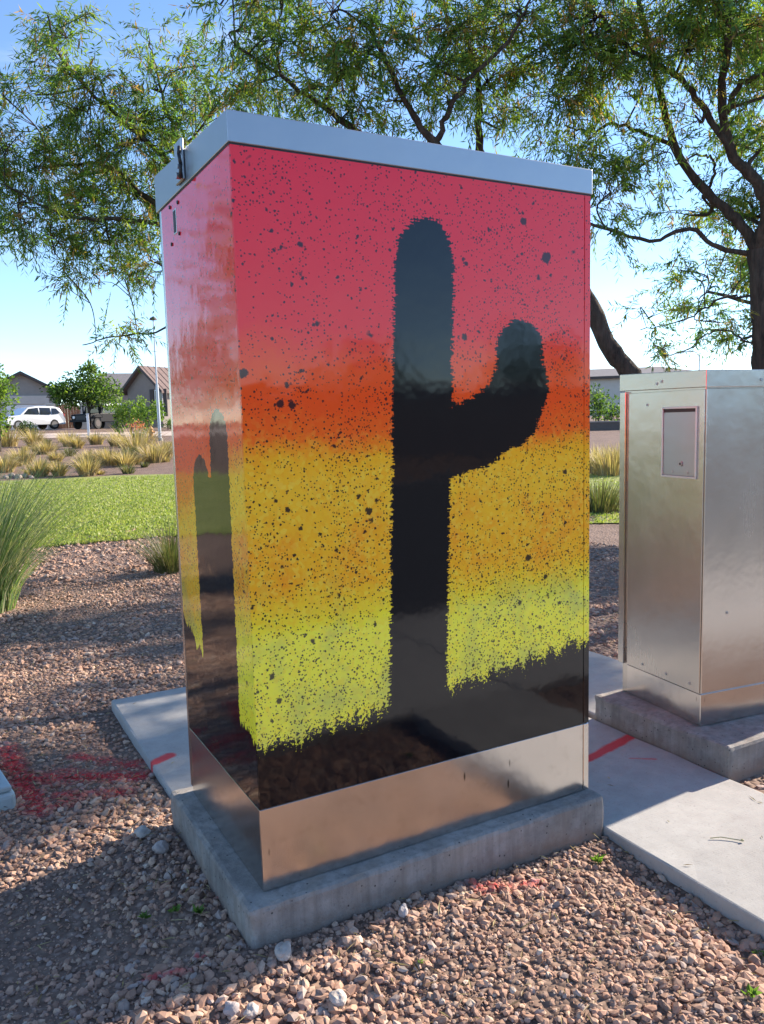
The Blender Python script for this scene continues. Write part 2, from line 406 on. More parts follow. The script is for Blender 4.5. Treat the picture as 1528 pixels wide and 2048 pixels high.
def mat_bark():
    k = NT('mesquite_bark'); P = k.coord()
    n = k.noise(k.scale(P, 30, 30, 6), 1, 5, .7)
    k.base(k.ramp(n, [(.3, (.030, .024, .020)), (.55, (.075, .058, .046)), (.8, (.14, .11, .085))]))
    k.set(Roughness=.9, Specular_IOR_Level=.2); k.bump(n, .02)
    return k.m

M = {}
M['gravel'] = mat_gravel('desert_gravel_ground', False)
M['stone'] = mat_gravel('crushed_stone', True)
M['slab'] = mat_concrete('walk_concrete', (.40, .385, .36), (.31, .295, .275), lines=[(1.0, .275, 1.38, .335, .021, .010), (1.38, .335, 1.62, .395, .021, .012), (-.0, 1.12, .06, 1.155, .022, .012), (1.45, .25, 1.52, .20, .002, .012)], broom=True)
M['plinth'] = mat_concrete('plinth_concrete', (.36, .335, .305), (.17, .155, .14), streak=True)
M['kerb'] = mat_concrete('kerb_concrete')
M['pave'] = mat_concrete('pavement_concrete', (.50, .48, .45), (.41, .39, .365))
M['alu'] = mat_alu('brushed_aluminium', (.60, .555, .51), .25, dirt=.10)
M['rim'] = simple('bright_rim', (.60, .60, .60), .45, 1.0, .04, 8)
M['alu_cap'] = mat_alu('cap_aluminium', (.40, .41, .43), .36, dirt=.12)
M['alu_skirt'] = mat_alu('skirt_aluminium', (.66, .62, .58), .20, dirt=.9)
M['dark'] = simple('dark_rubber', (.012, .012, .014), .5)
M['steel'] = simple('zinc_steel', (.42, .42, .43), .4, 1.0)
M['art_front'] = mat_art_front(); M['art_side'] = mat_art_side()
M['leaf'] = mat_foliage('foliage'); M['blade'] = mat_foliage('grass_blades', .35)
M['bark'] = mat_bark()

def mat_lawn():
    k = NT('mown_lawn'); P = k.n('ShaderNodeNewGeometry').outputs['Position']
    a = k.noise(P, 1.1, 4, .6); b = k.noise(k.scale(P, 40, 40, 40), 1, 4, .7)
    c = k.mix(k.mr(a, .35, .65), (.27, .31, .075), (.36, .37, .12))
    c = k.mix(k.mr(b, .3, .75), k.mix(1., c, (.6, .65, .55), 'MULTIPLY'), c)
    k.base(c); k.set(Roughness=.8, Specular_IOR_Level=.2); k.bump(b, .02); return k.m
M['lawn'] = mat_lawn()
def mat_asphalt():
    k = NT('asphalt'); P = k.n('ShaderNodeNewGeometry').outputs['Position']
    n = k.noise(P, 90, 3, .6); a = k.noise(P, .7, 4)
    k.base(k.mix(n, k.mix(a, (.035, .035, .037), (.05, .05, .052)), (.075, .073, .07))); k.set(Roughness=.9); k.bump(n, .004); return k.m
M['asphalt'] = mat_asphalt()

# ------------------------------------------------------------------ ground
CX, CY = CAM[0], CAM[1]
def sstep(x, a, b):
    t = np.clip((x - a) / (b - a), 0, 1); return t * t * (3 - 2 * t)
def height(x, y):
    x = np.asarray(x, float); y = np.asarray(y, float)
    r = np.hypot(x - CX, y - CY)
    z = -.128 - .022 * sstep(y, 1.5, 4) + .006 * np.sin(x * 3.1 + 1) * np.sin(y * 2.3) + .004 * np.sin(x * 9 + y * 7)
    z += .026 * np.exp(-((y + .12) / .16) ** 2) * sstep(-x, -.95, -.4) * sstep(x, -1.2, -.5)      # gravel raked up to the plinth
    z += .022 * np.exp(-((x + .12) / .16) ** 2) * sstep(y, -.25, 0) * sstep(-y, -.9, -.6)
    z -= .026 * np.exp(-((x - .98) / .10) ** 2) * sstep(-y, .05, .25)                              # the dip along the walk
    z -= .02 * np.exp(-((x + .08) / .10) ** 2) * sstep(y, .9, 1.2) * sstep(-y, -2.1, -1.9)
    front = sstep(y, -1, 2)
    rise = np.clip(r - 21, 0, 41) * .0262
    rise = rise + .12 * sstep(r, 17, 26) * (np.sin(x * .21 + 1.3) * .5 + .5) * front
    z = z + rise * front
    z = np.where(y < -.95, -.150, z)
    z = np.where(y < -2.47, -.30, z)
    z = np.where(y < -12.6, -.15 , z)
    return z
def ground_sheet():
    rr = [0.0]; r = .25
    while r < 2500:
        rr.append(r); r *= 1.022 if r < 12 else 1.06
    rr = np.array(rr[1:]); na = 300
    th = np.arange(na) * 2 * PI / na
    X = CX + rr[:, None] * np.cos(th); Y = CY + rr[:, None] * np.sin(th)
    Z = height(X, Y)
    V = np.stack([X, Y, Z], -1).reshape(-1, 3); V = np.vstack([V, [[CX, CY, -.15]]])
    i = np.arange(len(rr) - 1)[:, None] * na; j = np.arange(na)[None]; j2 = (j + 1) % na
    Fq = np.stack([i + j, i + na + j, i + na + j2, i + j2], -1).reshape(-1, 4)
    o = np_mesh('ground', V, Fq[:, ::-1] * 0 + Fq, M['gravel'])
    tag(o, 'pinkish brown crushed gravel ground around the cabinets', 'ground', kind='structure')
ground_sheet()

def ring_sheet(name, az0, az1, rin, rout, dz, mat, n=60, m=24):
    """a sheet following the ground between two distances, az measured from +Y towards +X"""
    V = []; 
    for i in range(n + 1):
        a = az0 + (az1 - az0) * i / n
        r0, r1 = rin(a), rout(a)
        for j in range(m + 1):
            r = r0 + (r1 - r0) * j / m
            x, y = CX + r * math.sin(a), CY + r * math.cos(a)
            V.append((x, y, float(height(x, y)) + dz))
    V = np.array(V); i = np.arange(n)[:, None] * (m + 1); j = np.arange(m)[None]
    F = np.stack([i + j, i + j + m + 1, i + j + m + 2, i + j + 1], -1).reshape(-1, 4)
    return np_mesh(name, V, F[:, ::-1], mat, smooth=True)
lin_ = lambda a: 9.15 + .10 * math.sin(a * 9) + .05 * math.sin(a * 31) + 1.0 * max(0, a - .45)
lout_ = lambda a: 20.6 + .25 * math.sin(a * 7 + 1) - 5.2 * max(0, a - .30) - .9*max(0,.3-a)*0
lw = ring_sheet('lawn', -.5, 1.35, lin_, lout_, .012, M['lawn'], 120, 60)
tag(lw, 'mown green lawn between the gravel beds', 'lawn', kind='structure')

# the walk between and behind the cabinets: separate cast slabs with a joint between
walk = tag(empty('path', (0, 0, 0)), 'pale concrete walk running between the two cabinets', 'path', kind='structure')
rough_box('slab', 1.032, 1.606, -1.045, .655, -.26, -.098, M['slab'], walk, step=.09, amp=.0015, bev=.006)
rough_box('slab', -.012, 1.640, .662, 1.905, -.26, -.099, M['slab'], walk, step=.09, amp=.0015, bev=.008)
rough_box('slab', 1.652, 2.262, .606, 1.33, -.26, -.100, M['slab'], walk, step=.09, amp=.0015, bev=.006)
pav = tag(empty('pavement', (0, 0, 0)), 'concrete pavement along the street', 'pavement', kind='structure')
for i in range(-8, 16):
    box('slab', i * 1.6 + .004, i * 1.6 + 1.596, -2.44, -1.052, -.28, -.103, M['pave'], pav, .006)
for i in range(-4, 10):
    box('kerbstone', i * 3.0 + .003, i * 3.0 + 2.997, -2.60, -2.446, -.40, -.106, M['kerb'], pav, .012)
rd = box('road', -60, 90, -12.4, -2.603, -.5, -.245, M['asphalt']); tag(rd, 'dark asphalt street', 'road', kind='structure')
kb = box('far_kerb', -60, 90, -12.55, -12.403, -.5, -.11, M['kerb']); kb.name = 'kerb'; tag(kb, 'concrete kerb on the far side of the street', 'kerb', kind='structure')
# far street in front of the houses
st = ring_sheet('far_road', -.45, .75, lambda a: 45.0, lambda a: 52.5, .02, simple('pinkish_far_concrete', (.50, .39, .32), .9), 60, 4); st.name = 'road'
tag(st, 'pale sunlit street in front of the houses', 'road', kind='structure')

# ------------------------------------------------------------------ loose stones (nobody could count them)
ICO_V = None
def ico():
    bm = bmesh.new(); bmesh.ops.create_icosphere(bm, subdivisions=1, radius=1)
    V = np.array([v.co[:] for v in bm.verts]); F = np.array([[v.index for v in f.verts] for f in bm.faces]); bm.free()
    return V, F
IV, IF = ico()
def stone_field(name, pts, size, label, squash=(.38, .75), tones=None):
    n = len(pts); B = IV[None] * (1 + rng.uniform(-.30, .30, (n, 12, 1)))
    ax = np.stack([rng.uniform(.75, 1.35, n), rng.uniform(.6, 1.0, n), rng.uniform(*squash, n)], -1)
    B = B * ax[:, None]
    # random rotation: mild tilt + any heading
    a = rng.uniform(0, 2 * PI, n); tx = rng.normal(0, .35, n); ty = rng.normal(0, .35, n)
    def rot(v, ang, i, j):
        c, s = np.cos(ang)[:, None], np.sin(ang)[:, None]; o = v.copy()
        o[:, :, i] = c * v[:, :, i] - s * v[:, :, j]; o[:, :, j] = s * v[:, :, i] + c * v[:, :, j]; return o
    B = rot(rot(rot(B, tx, 1, 2), ty, 0, 2), a, 0, 1)
    B = B * (size[:, None, None] * .5)
    B[:, :, :] += pts[:, None]
    t = tones if tones is not None else np.array([(.44, .30, .225), (.37, .245, .185), (.50, .38, .295), (.29, .22, .19), (.36, .31, .285), (.44, .29, .22), (.21, .145, .115), (.56, .49, .41)])
    pr = np.array([.22, .2, .15, .12, .1, .1, .08, .03]); pr = pr / pr.sum()
    c = t[rng.choice(len(t), n, p=pr[:len(t)] / pr[:len(t)].sum())] * rng.uniform(.75, 1.2, (n, 1))
    F = (IF[None] + (np.arange(n) * 12)[:, None, None]).reshape(-1, 3)
    o = np_mesh(name, B.reshape(-1, 3), F, M['stone'], col=np.repeat(c, 12, 0))
    return tag(o, label, 'gravel', kind='stuff')

def scatter(x0, x1, y0, y1, dens):
    n = int((x1 - x0) * (y1 - y0) * dens)
    return rng.uniform(x0, x1, n), rng.uniform(y0, y1, n)
def keep_mask(x, y):
    bad = (x > -.06) & (x < 1.04) & (y > -.06) & (y < .67)
    bad |= (x > 1.025) & (x < 1.612) & (y < .66)
    bad |= (x > -.018) & (x < 1.645) & (y > .655) & (y < 1.91)
    bad |= (x > 1.60) & (x < 2.70) & (y > -.03) & (y < .59)
    bad |= (x > 1.64) & (x < 2.27) & (y > .58) & (y < 1.335)
    bad |= (y < -1.045)
    # what the picture, or a step beside it, can see
    dx, dy = x - CX, y - CY; az = np.arctan2(dx, dy); bad |= (az < -.12) | (az > 1.12)
    return ~bad
def field(name, boxes, lo, hi, label, power=2.5):
    X, Y = [], []
    for b in boxes:
        x, y = scatter(*b); X.append(x); Y.append(y)
    x = np.concatenate(X); y = np.concatenate(Y); m = keep_mask(x, y); x, y = x[m], y[m]
    s = lo + (hi - lo) * rng.random(len(x)) ** power
    # finer, dusty patch on the left in front of the plinth
    fine = np.exp(-(((x + .55) / .30) ** 2 + ((y - .15) / .45) ** 2)); s = s * (1 - .38 * fine) * (1 + .30 * np.sin(x * 5.3 + 1.2 * np.sin(y * 4)) * np.sin(y * 6.1 + x * 2))
    z = height(x, y) + s * rng.uniform(-.05, .22, len(x))
    return stone_field(name, np.stack([x, y, z], -1), s, label)
field('gravel', [(-1.0, 1.03, -1.04, 0, 12500), (-1.2, .05, 0, 1.2, 8500), (-1.4, .2, 1.2, 3.0, 4200)], .005, .030, 'coarse pinkish brown crushed stones round the foot of the painted cabinet')
field('gravel', [(-1.6, 3.2, 1.9, 5.2, 1900), (1.6, 5.0, -.9, 5.2, 1100)], .010, .036, 'brown crushed stones striped with tree shadow behind the cabinets')
field('gravel', [(-1.8, 7.6, 5.2, 8.2, 560)], .018, .06, 'brown crushed stones along the near edge of the lawn')
def litter():
    LV = []
    x, y = scatter(-1.4, 3.0, -1.03, 5.0, 260); dx, dy = x - CX, y - CY; az = np.arctan2(dx, dy); ok = (az > -.1) & (az < 1.1)
    ok &= ~((x > -.06) & (x < 1.04) & (y > -.06) & (y < .67)) & ~((x > 1.60) & (x < 2.70) & (y > -.03) & (y < .59))
    x, y = x[ok], y[ok]; n = len(x)
    z = height(x, y) + .014
    on = ((x > 1.035) & (x < 1.60) & (y < .65)) | ((x > -.01) & (x < 1.63) & (y > .67) & (y < 1.9)) | ((x > 1.66) & (x < 2.25) & (y > .59) & (y < 1.32))
    keep = ~on | (rng.random(n) < .12); z = np.where(on, -.0955, z); x, y, z, on = x[keep], y[keep], z[keep], on[keep]; n = len(x)
    a = rng.uniform(0, 2 * PI, n); D = np.stack([np.cos(a), np.sin(a), np.where(on, .0, rng.normal(0, .2, n))], -1)
    S = np.stack([-np.sin(a), np.cos(a), rng.normal(0, .15, n) * ~on], -1)
    P = np.stack([x, y, z], -1); L = rng.uniform(.012, .045, n)[:, None]; Wd = rng.uniform(.002, .006, n)[:, None]; m = P + D * L * .45
    V = np.stack([P, m + S * Wd * .5 + [0, 0, .0012], P + D * L, m - S * Wd * .5 + [0, 0, .0012]], 1).reshape(-1, 3)
    pal = np.array([(.34, .26, .12), (.24, .16, .08), (.42, .34, .18), (.12, .085, .05)])
    C = np.repeat(pal[rng.integers(0, 4, n)] * rng.uniform(.7, 1.2, (n, 1)), 4, 0)
    o = np_mesh('leaf_litter', V, np.arange(len(V)).reshape(-1, 4), M['blade'], col=C); tag(o, 'dry fallen leaflets and bits of stalk strewn on gravel and walk', 'leaf litter', kind='stuff')
litter()
def single_stone(loc, s, colr, label, seed):
    bm = bmesh.new(); bmesh.ops.create_icosphere(bm, subdivisions=3, radius=.5)
    for v in bm.verts:
        v.co *= 1 + .38 * mnoise.noise(v.co * 2.3 + Vector((seed, seed * 2, 0))) + .10 * mnoise.noise(v.co * 8 + Vector((seed, 0, 0)))
        v.co.x *= s[0]; v.co.y *= s[1]; v.co.z *= s[2]
    o = from_bm('stone', bm, simple('pale_stone', colr, .85, 0, .2, 40, .002))
    z = float(height(loc[0], loc[1])); o.location = (loc[0], loc[1], z + s[2] * .36); o.rotation_euler = (0, 0, seed)
    return tag(o, label, 'stone')
single_stone((.005, -.105), (.050, .036, .032), (.47, .40, .34), 'whitish stone just in front of the near plinth corner', 1.1)
single_stone((-.150, -.205), (.036, .03, .028), (.40, .34, .32), 'rounded grey stone at the edge of the sunlit gravel, left of centre', 2.3)
single_stone((-.115, -.225), (.034, .03, .026), (.44, .38, .34), 'second rounded stone beside the grey one at the sunlit gravel edge', 3.9)
single_stone((.060, -.275), (.042, .036, .036), (.47, .40, .34), 'chalky upright stone in the sunlit gravel below the plinth corner', 5.2)
single_stone((.315, -.115), (.028, .02, .034), (.42, .38, .36), 'small pale grey stone leaning near the plinth front in shade', 6.6)
single_stone((-.125, .50), (.055, .045, .034), (.36, .30, .27), 'brownish stone in shade beside the left side of the plinth', 7.7)
single_stone((-.150, .62), (.050, .045, .03), (.38, .34, .30), 'flat greyish stone in shade left of the plinth, behind the brownish one', 8.4)

# ------------------------------------------------------------------ plinths
pl = rough_box('concrete_plinth', -.056, 1.030, -.056, .656, -.26, 0, M['plinth'], None, chips=[(-.056, -.056, -.05, .035, .010), (-.03, -.056, 0, .02, .006), (.45, -.056, 0, .018, .003), (-.056, .3, 0, .02, .004)])
tag(pl, 'low weathered concrete plinth with a chipped corner under the painted cabinet', 'plinth')
p2 = rough_box('concrete_plinth', 1.612, 2.62, -.026, .600, -.26, 0, M['plinth'], None)
tag(p2, 'low grey concrete plinth under the bare metal cabinet on the right', 'plinth')

# ------------------------------------------------------------------ painted cabinet
W, D, H = 1.022, .620, 1.700
cab = tag(empty('utility_cabinet', (0, 0, 0)), 'tall cabinet wrapped in a sunset picture with a black saguaro, metal cap', 'cabinet')
box('body', .004, W - .004, .004, D - .004, .001, H - .002, M['alu'], cab, .002)
# wraps
box('front_panel', .0006, W - .0225, -.0005, .0035, .206, H, M['art_front'], cab, .0004)
box('hinge_strip', W - .0205, W - .0002, -.0015, .0035, .206, H - .001, M['art_front'], cab, .0012)
box('side_panel', 0.0, .0035, .0038, D - .0185, .206, H, M['art_side'], cab, .0004)
box('edge_strip', -.0008, .0035, D - .017, D, .02, H - .001, M['alu'], cab, .001)
box('side_panel', W - .0035, W, .0038, D - .004, .206, H, M['art_side'], cab, .0004)
box('back_panel', .004, W - .004, D - .0035, D + .001, .206, H, M['alu'], cab, .0004)
# skirt of bare metal below the wrap
bm = bmesh.new(); bbox(bm, 0.0006, W - .0225, -.0006, .0035, 0.0015, .2035, .0006); from_bm('skirt_panel', bm, M['alu_skirt'], cab)
box('skirt_panel', W - .0205, W - .0006, -.0012, .0035, 0.0015, .2035, M['alu_skirt'], cab, .001)
box('skirt_panel', .0002, .0035, .0038, D - .0185, .0015, .2035, M['alu_skirt'], cab, .0006)
box('skirt_panel', W - .0035, W - .0002, .0038, D - .004, .0015, .2035, M['alu_skirt'], cab, .0006)
# cap: shallow folded lid that rises a little towards the back
bm = bmesh.new()
o_ = .004
low = [(-o_, -o_, H + .002), (W + o_, -o_, H + .002), (W + o_, D + o_ + .02, H + .002), (-o_, D + o_ + .02, H + .002)]
top = [(-o_, -o_, H + .068), (W + o_, -o_, H + .068), (W + o_, D + o_ + .02, H + .102), (-o_, D + o_ + .02, H + .102)]
a = [bm.verts.new(p) for p in low]; b = [bm.verts.new(p) for p in top]
bm.faces.new(a[::-1]); bm.faces.new(b)
for i in range(4): bm.faces.new((a[i], a[(i + 1) % 4], b[(i + 1) % 4], b[i]))
bmesh.ops.bevel(bm, geom=bm.edges[:], offset=.0022, segments=2, affect='EDGES', profile=.5)
from_bm('cap', bm, M['alu_cap'], cab)
bm = bmesh.new(); bbox(bm, -.001, W + .001, -.001, D + .001, H - .0015, H + .003); from_bm('gasket', bm, M['dark'], cab)
# hasp plate standing on the left side of the cap
bm = bmesh.new()
bbox(bm, -.012, -.0045, .330, .395, H + .012, H + .112, .002)
hp = from_bm('hasp_plate', bm, M['alu_cap'], cab)
bm = bmesh.new(); pts = [(-.016, .330, H + .088), (-.020, .322, H + .068), (-.018, .318, H + .045), (-.016, .330, H + .014)]
for p, q in zip(pts[:-1], pts[1:]): cyl(bm, p, q, .0045, n=10)
from_bm('hasp_rod', bm, M['dark'], hp, True)
bm = bmesh.new(); cyl(bm, (-.024, .343, H + .022), (-.004, .343, H + .022), .008, n=12); cyl(bm, (-.020, .343, H + .045), (-.004, .343, H + .045), .006, n=10)
from_bm('bolt', bm, M['steel'], hp)
# slot in the side with its four rivets
box('vent_slot', -.0022, .001, .452, .474, 1.612, 1.668, M['dark'], cab, .001)
box('slot_rim', -.0012, .0012, .448, .478, 1.608, 1.672, M['alu'], cab, .0006).name = 'slot_rim'
for (y_, z_) in ((.425, 1.69 - .010), (.505, 1.69 - .004), (.425, 1.602), (.505, 1.590)):
    bm = bmesh.new(); cyl(bm, (-.003, y_, z_), (.001, y_, z_), .005, n=12); from_bm('rivet', bm, M['dark'], cab)

# ------------------------------------------------------------------ bare metal cabinet
A2 = math.radians(-7.0)
c2 = tag(empty('utility_cabinet', (1.683, .150, 0), A2), 'bare brushed metal cabinet with a small lockable hatch on the right', 'cabinet')
W2, D2, H2 = .78, .425, 1.245
box('body', .002, W2, .002, D2, .001, H2 - .04, M['alu'], c2, .0025, 2)
box('lower_panel', .0, W2 + .001, -.0012, D2 - .03, .0015, .118, M['alu_skirt'], c2, .002)
box('front_panel', .001, W2 - .002, -.003, .003, .1205, H2 - .062, M['alu'], c2, .0015)
box('side_panel', -.003, .003, .0035, D2 - .032, .1205, H2 - .064, M['alu'], c2, .001)
box('rear_flange', -.012, .004, D2 - .022, D2 + .012, .1205, H2 - .058, M['alu'], c2, .002)
bm = bmesh.new()
low = [(-.007, -.007, H2 - .058), (W2 + .007, -.007, H2 - .058), (W2 + .007, D2 + .02, H2 - .054), (-.007, D2 + .02, H2 - .054)]
top = [(-.007, -.007, H2), (W2 + .007, -.007, H2), (W2 + .007, D2 + .02, H2 + .010), (-.007, D2 + .02, H2 + .010)]
a = [bm.verts.new(p) for p in low]; b = [bm.verts.new(p) for p in top]
bm.faces.new(a[::-1]); bm.faces.new(b)
for i in range(4): bm.faces.new((a[i], a[(i + 1) % 4], b[(i + 1) % 4], b[i]))
bmesh.ops.bevel(bm, geom=bm.edges[:], offset=.002, segments=2, affect='EDGES', profile=.5)
cap2 = from_bm('cap', bm, M['alu'], c2)
# hatch on the left side: rim, recessed leaf, lock
y0, y1, z0, z1 = .032, .205, .875, 1.125
def frame_bm(y0, y1, z0, z1, t, x0, x1):
    bm = bmesh.new()
    bbox(bm, x0, x1, y0, y1, z0, z0 + t, .0008); bbox(bm, x0, x1, y0, y1, z1 - t, z1, .0008)
    bbox(bm, x0, x1, y0, y0 + t, z0 + t + .0002, z1 - t - .0002, .0008); bbox(bm, x0, x1, y1 - t, y1, z0 + t + .0002, z1 - t - .0002, .0008); return bm
ht = from_bm('hatch', frame_bm(y0, y1, z0, z1, .007, -.0095, -.003), M['rim'], c2)
box('hatch_leaf', -.0062, -.0032, y0 + .0075, y1 - .0075, z0 + .0075, z1 - .0195, M['alu_cap'], ht, .0008)
box('hatch_gap', -.0045, -.0032, y0 + .0075, y1 - .0075, z1 - .019, z1 - .0075, M['dark'], ht)
bm = bmesh.new(); cyl(bm, (-.0095, .108, .925), (-.004, .108, .925), .009, n=16); from_bm('lock', bm, M['steel'], ht)
bm = bmesh.new(); cyl(bm, (-.0100, .108, .925), (-.0094, .108, .925), .0045, n=12); from_bm('keyhole', bm, M['dark'], ht)
bm = bmesh.new()
bm.free()
for p in [(-.0075, .075, .895), (-.0075, .150, .895)]:
    bm = bmesh.new(); cyl(bm, p, (-.005, p[1], p[2]), .0045, n=10); from_bm('hatch_screw', bm, M['steel'], ht)
for (y_, z_) in ((.05, .145), (.17, .145), (.30, .145), (.29, 1.135), (.235, H2 - .035), (.210, H2 - .028)):
    bm = bmesh.new(); cyl(bm, (-.0095 if z_ > 1.15 else -.0050, y_, z_), (-.002, y_, z_), .0050, .0055, n=10); from_bm('screw', bm, M['steel'], c2)
for (x_, z_) in ((.11, .40), (.235, H2 - .035), (.42, .40)):
    bm = bmesh.new(); cyl(bm, (x_, -.0100 if z_ > 1.15 else -.0050, z_), (x_, -.002, z_), .0050, .0055, n=10); from_bm('screw', bm, M['steel'], c2)

# ------------------------------------------------------------------ valve box at the left edge
vb = tag(empty('valve_box', (-.62, 1.26, -.13), math.radians(8)), 'low pale blue grey plastic valve box beside the red paint at the left edge', 'valve box')
M['bluegrey'] = simple('blue_grey_plastic', (.34, .42, .44), .55, 0, .1, 12)
box('box_body', -.16, .135, -.20, .20, -.05, .055, M['bluegrey'], vb, .018, 3)
box('lid', -.15, .125, -.19, .19, .0555, .075, M['bluegrey'], vb, .006, 2)
box('lid_rib', -.12, .095, -.16, .16, .0755, .079, M['bluegrey'], vb, .0015)

# ------------------------------------------------------------------ foliage tools
def orth(D):
    R = rng.normal(size=D.shape); S = np.cross(D, R); return S / (np.linalg.norm(S, axis=1, keepdims=True) + 1e-9)
class Leaves:
    def __init__(s): s.V = []; s.C = []; s.n = 0
    def add(s, P, D, L, Wd, C, S=None):
        D = D / (np.linalg.norm(D, axis=1, keepdims=True) + 1e-9); S = orth(D) if S is None else S
        L = np.broadcast_to(np.asarray(L, float), (len(P),))[:, None]; Wd = np.broadcast_to(np.asarray(Wd, float), (len(P),))[:, None]
        m = P + D * L * .45
        v = np.stack([P, m + S * Wd * .5, P + D * L, m - S * Wd * .5], 1)
        s.V.append(v.reshape(-1, 3)); s.C.append(np.repeat(C, 4, 0)); s.n += len(P)
    def build(s, name, mat, parent=None, kind='stuff'):
        V = np.vstack(s.V); o = np_mesh(name, V, np.arange(len(V)).reshape(-1, 4), mat, parent, col=np.vstack(s.C))
        if kind: o['kind'] = kind
        return o
class Tubes:
    def __init__(s): s.V = []; s.F = []; s.o = 0
    def add(s, pts, rad, n=6):
        pts = np.asarray(pts, float); k = len(pts); rad = np.broadcast_to(np.asarray(rad, float), (k,))
        T = np.gradient(pts, axis=0); T /= np.linalg.norm(T, axis=1, keepdims=True) + 1e-9
        ref = np.array([0.13, .21, 1.0]) if abs(T[0, 2]) < .8 else np.array([1.0, .2, .1])
        A = np.cross(T, ref); A /= np.linalg.norm(A, axis=1, keepdims=True) + 1e-9; B = np.cross(T, A)
        th = np.arange(n) * 2 * PI / n
        ring = pts[:, None] + rad[:, None, None] * (np.cos(th)[None, :, None] * A[:, None] + np.sin(th)[None, :, None] * B[:, None])
        i = np.arange(k - 1)[:, None] * n; j = np.arange(n)[None]; j2 = (j + 1) % n
        s.F.append(np.stack([i + j, i + j2, i + n + j2, i + n + j], -1).reshape(-1, 4) + s.o)
        s.V.append(ring.reshape(-1, 3)); s.o += k * n
    def build(s, name, mat, parent=None):
        return np_mesh(name, np.vstack(s.V), np.vstack(s.F), mat, parent, smooth=True)

def curve(pts, n=24, jit=0.0):
    """Catmull-Rom through the points"""
    P = np.asarray(pts, float)
    if len(P) == 2: 
        t = np.linspace(0, 1, n)[:, None]; return P[0] * (1 - t) + P[1] * t
    Q = np.vstack([2 * P[0] - P[1], P, 2 * P[-1] - P[-2]]); out = []
    m = max(2, n // (len(P) - 1))
    for i in range(1, len(Q) - 2):
        t = np.linspace(0, 1, m, endpoint=False)[:, None]; a, b, c, d = Q[i - 1], Q[i], Q[i + 1], Q[i + 2]
        out.append(.5 * ((2 * b) + (c - a) * t + (2 * a - 5 * b + 4 * c - d) * t ** 2 + (3 * b - a - 3 * c + d) * t ** 3))
    out.append(P[-1:]); R = np.vstack(out)
    if jit: R[1:-1] += rng.normal(0, jit, R[1:-1].shape)
    return R

GREENS = np.array([(.12, .20, .035), (.085, .165, .045), (.19, .27, .04), (.085, .17, .07), (.24, .30, .055), (.27, .21, .06), (.34, .20, .08)])
GP = np.array([.24, .2, .2, .14, .12, .06, .04])
def pick(n, pal=GREENS, p=GP): return pal[rng.choice(len(pal), n, p=p)] * rng.uniform(.8, 1.2, (n, 1))

def spray(LV, base, d, length, nl, leafL, leafW, droop):
    """feathery sprig: a thin stalk with narrow leaflets either side.  base, d: (n,3)"""
    n = len(base); t = np.linspace(.12, 1, nl)[None, :, None]
    L = length[:, None, None]
    pos = base[:, None] + d[:, None] * L * t + np.array([0, 0, -1.0]) * droop * L * t ** 2
    S = orth(d)[:, None] * np.where(np.arange(nl) % 2 == 0, 1, -1)[None, :, None]
    dr = d[:, None] * rng.uniform(.3, .9, (n, nl, 1)) + S * rng.uniform(.5, 1.0, (n, nl, 1)) + np.array([0, 0, -1.0]) * rng.uniform(.1, .9, (n, nl, 1)) + rng.normal(0, .25, (n, nl, 3))
    P = pos.reshape(-1, 3); Dv = dr.reshape(-1, 3); m = len(P)
    c = np.repeat(pick(n), nl, 0) * rng.uniform(.85, 1.15, (m, 1))
    LV.add(P, Dv, leafL * rng.uniform(.6, 1.25, m), leafW * rng.uniform(.7, 1.2, m), c)
    tip = d * length[:, None] + np.array([0, 0, -1.0]) * droop * length[:, None]
    LV.add(base, tip, np.linalg.norm(tip, axis=1), .004, np.tile(np.array([[.06, .05, .03]]), (n, 1)))

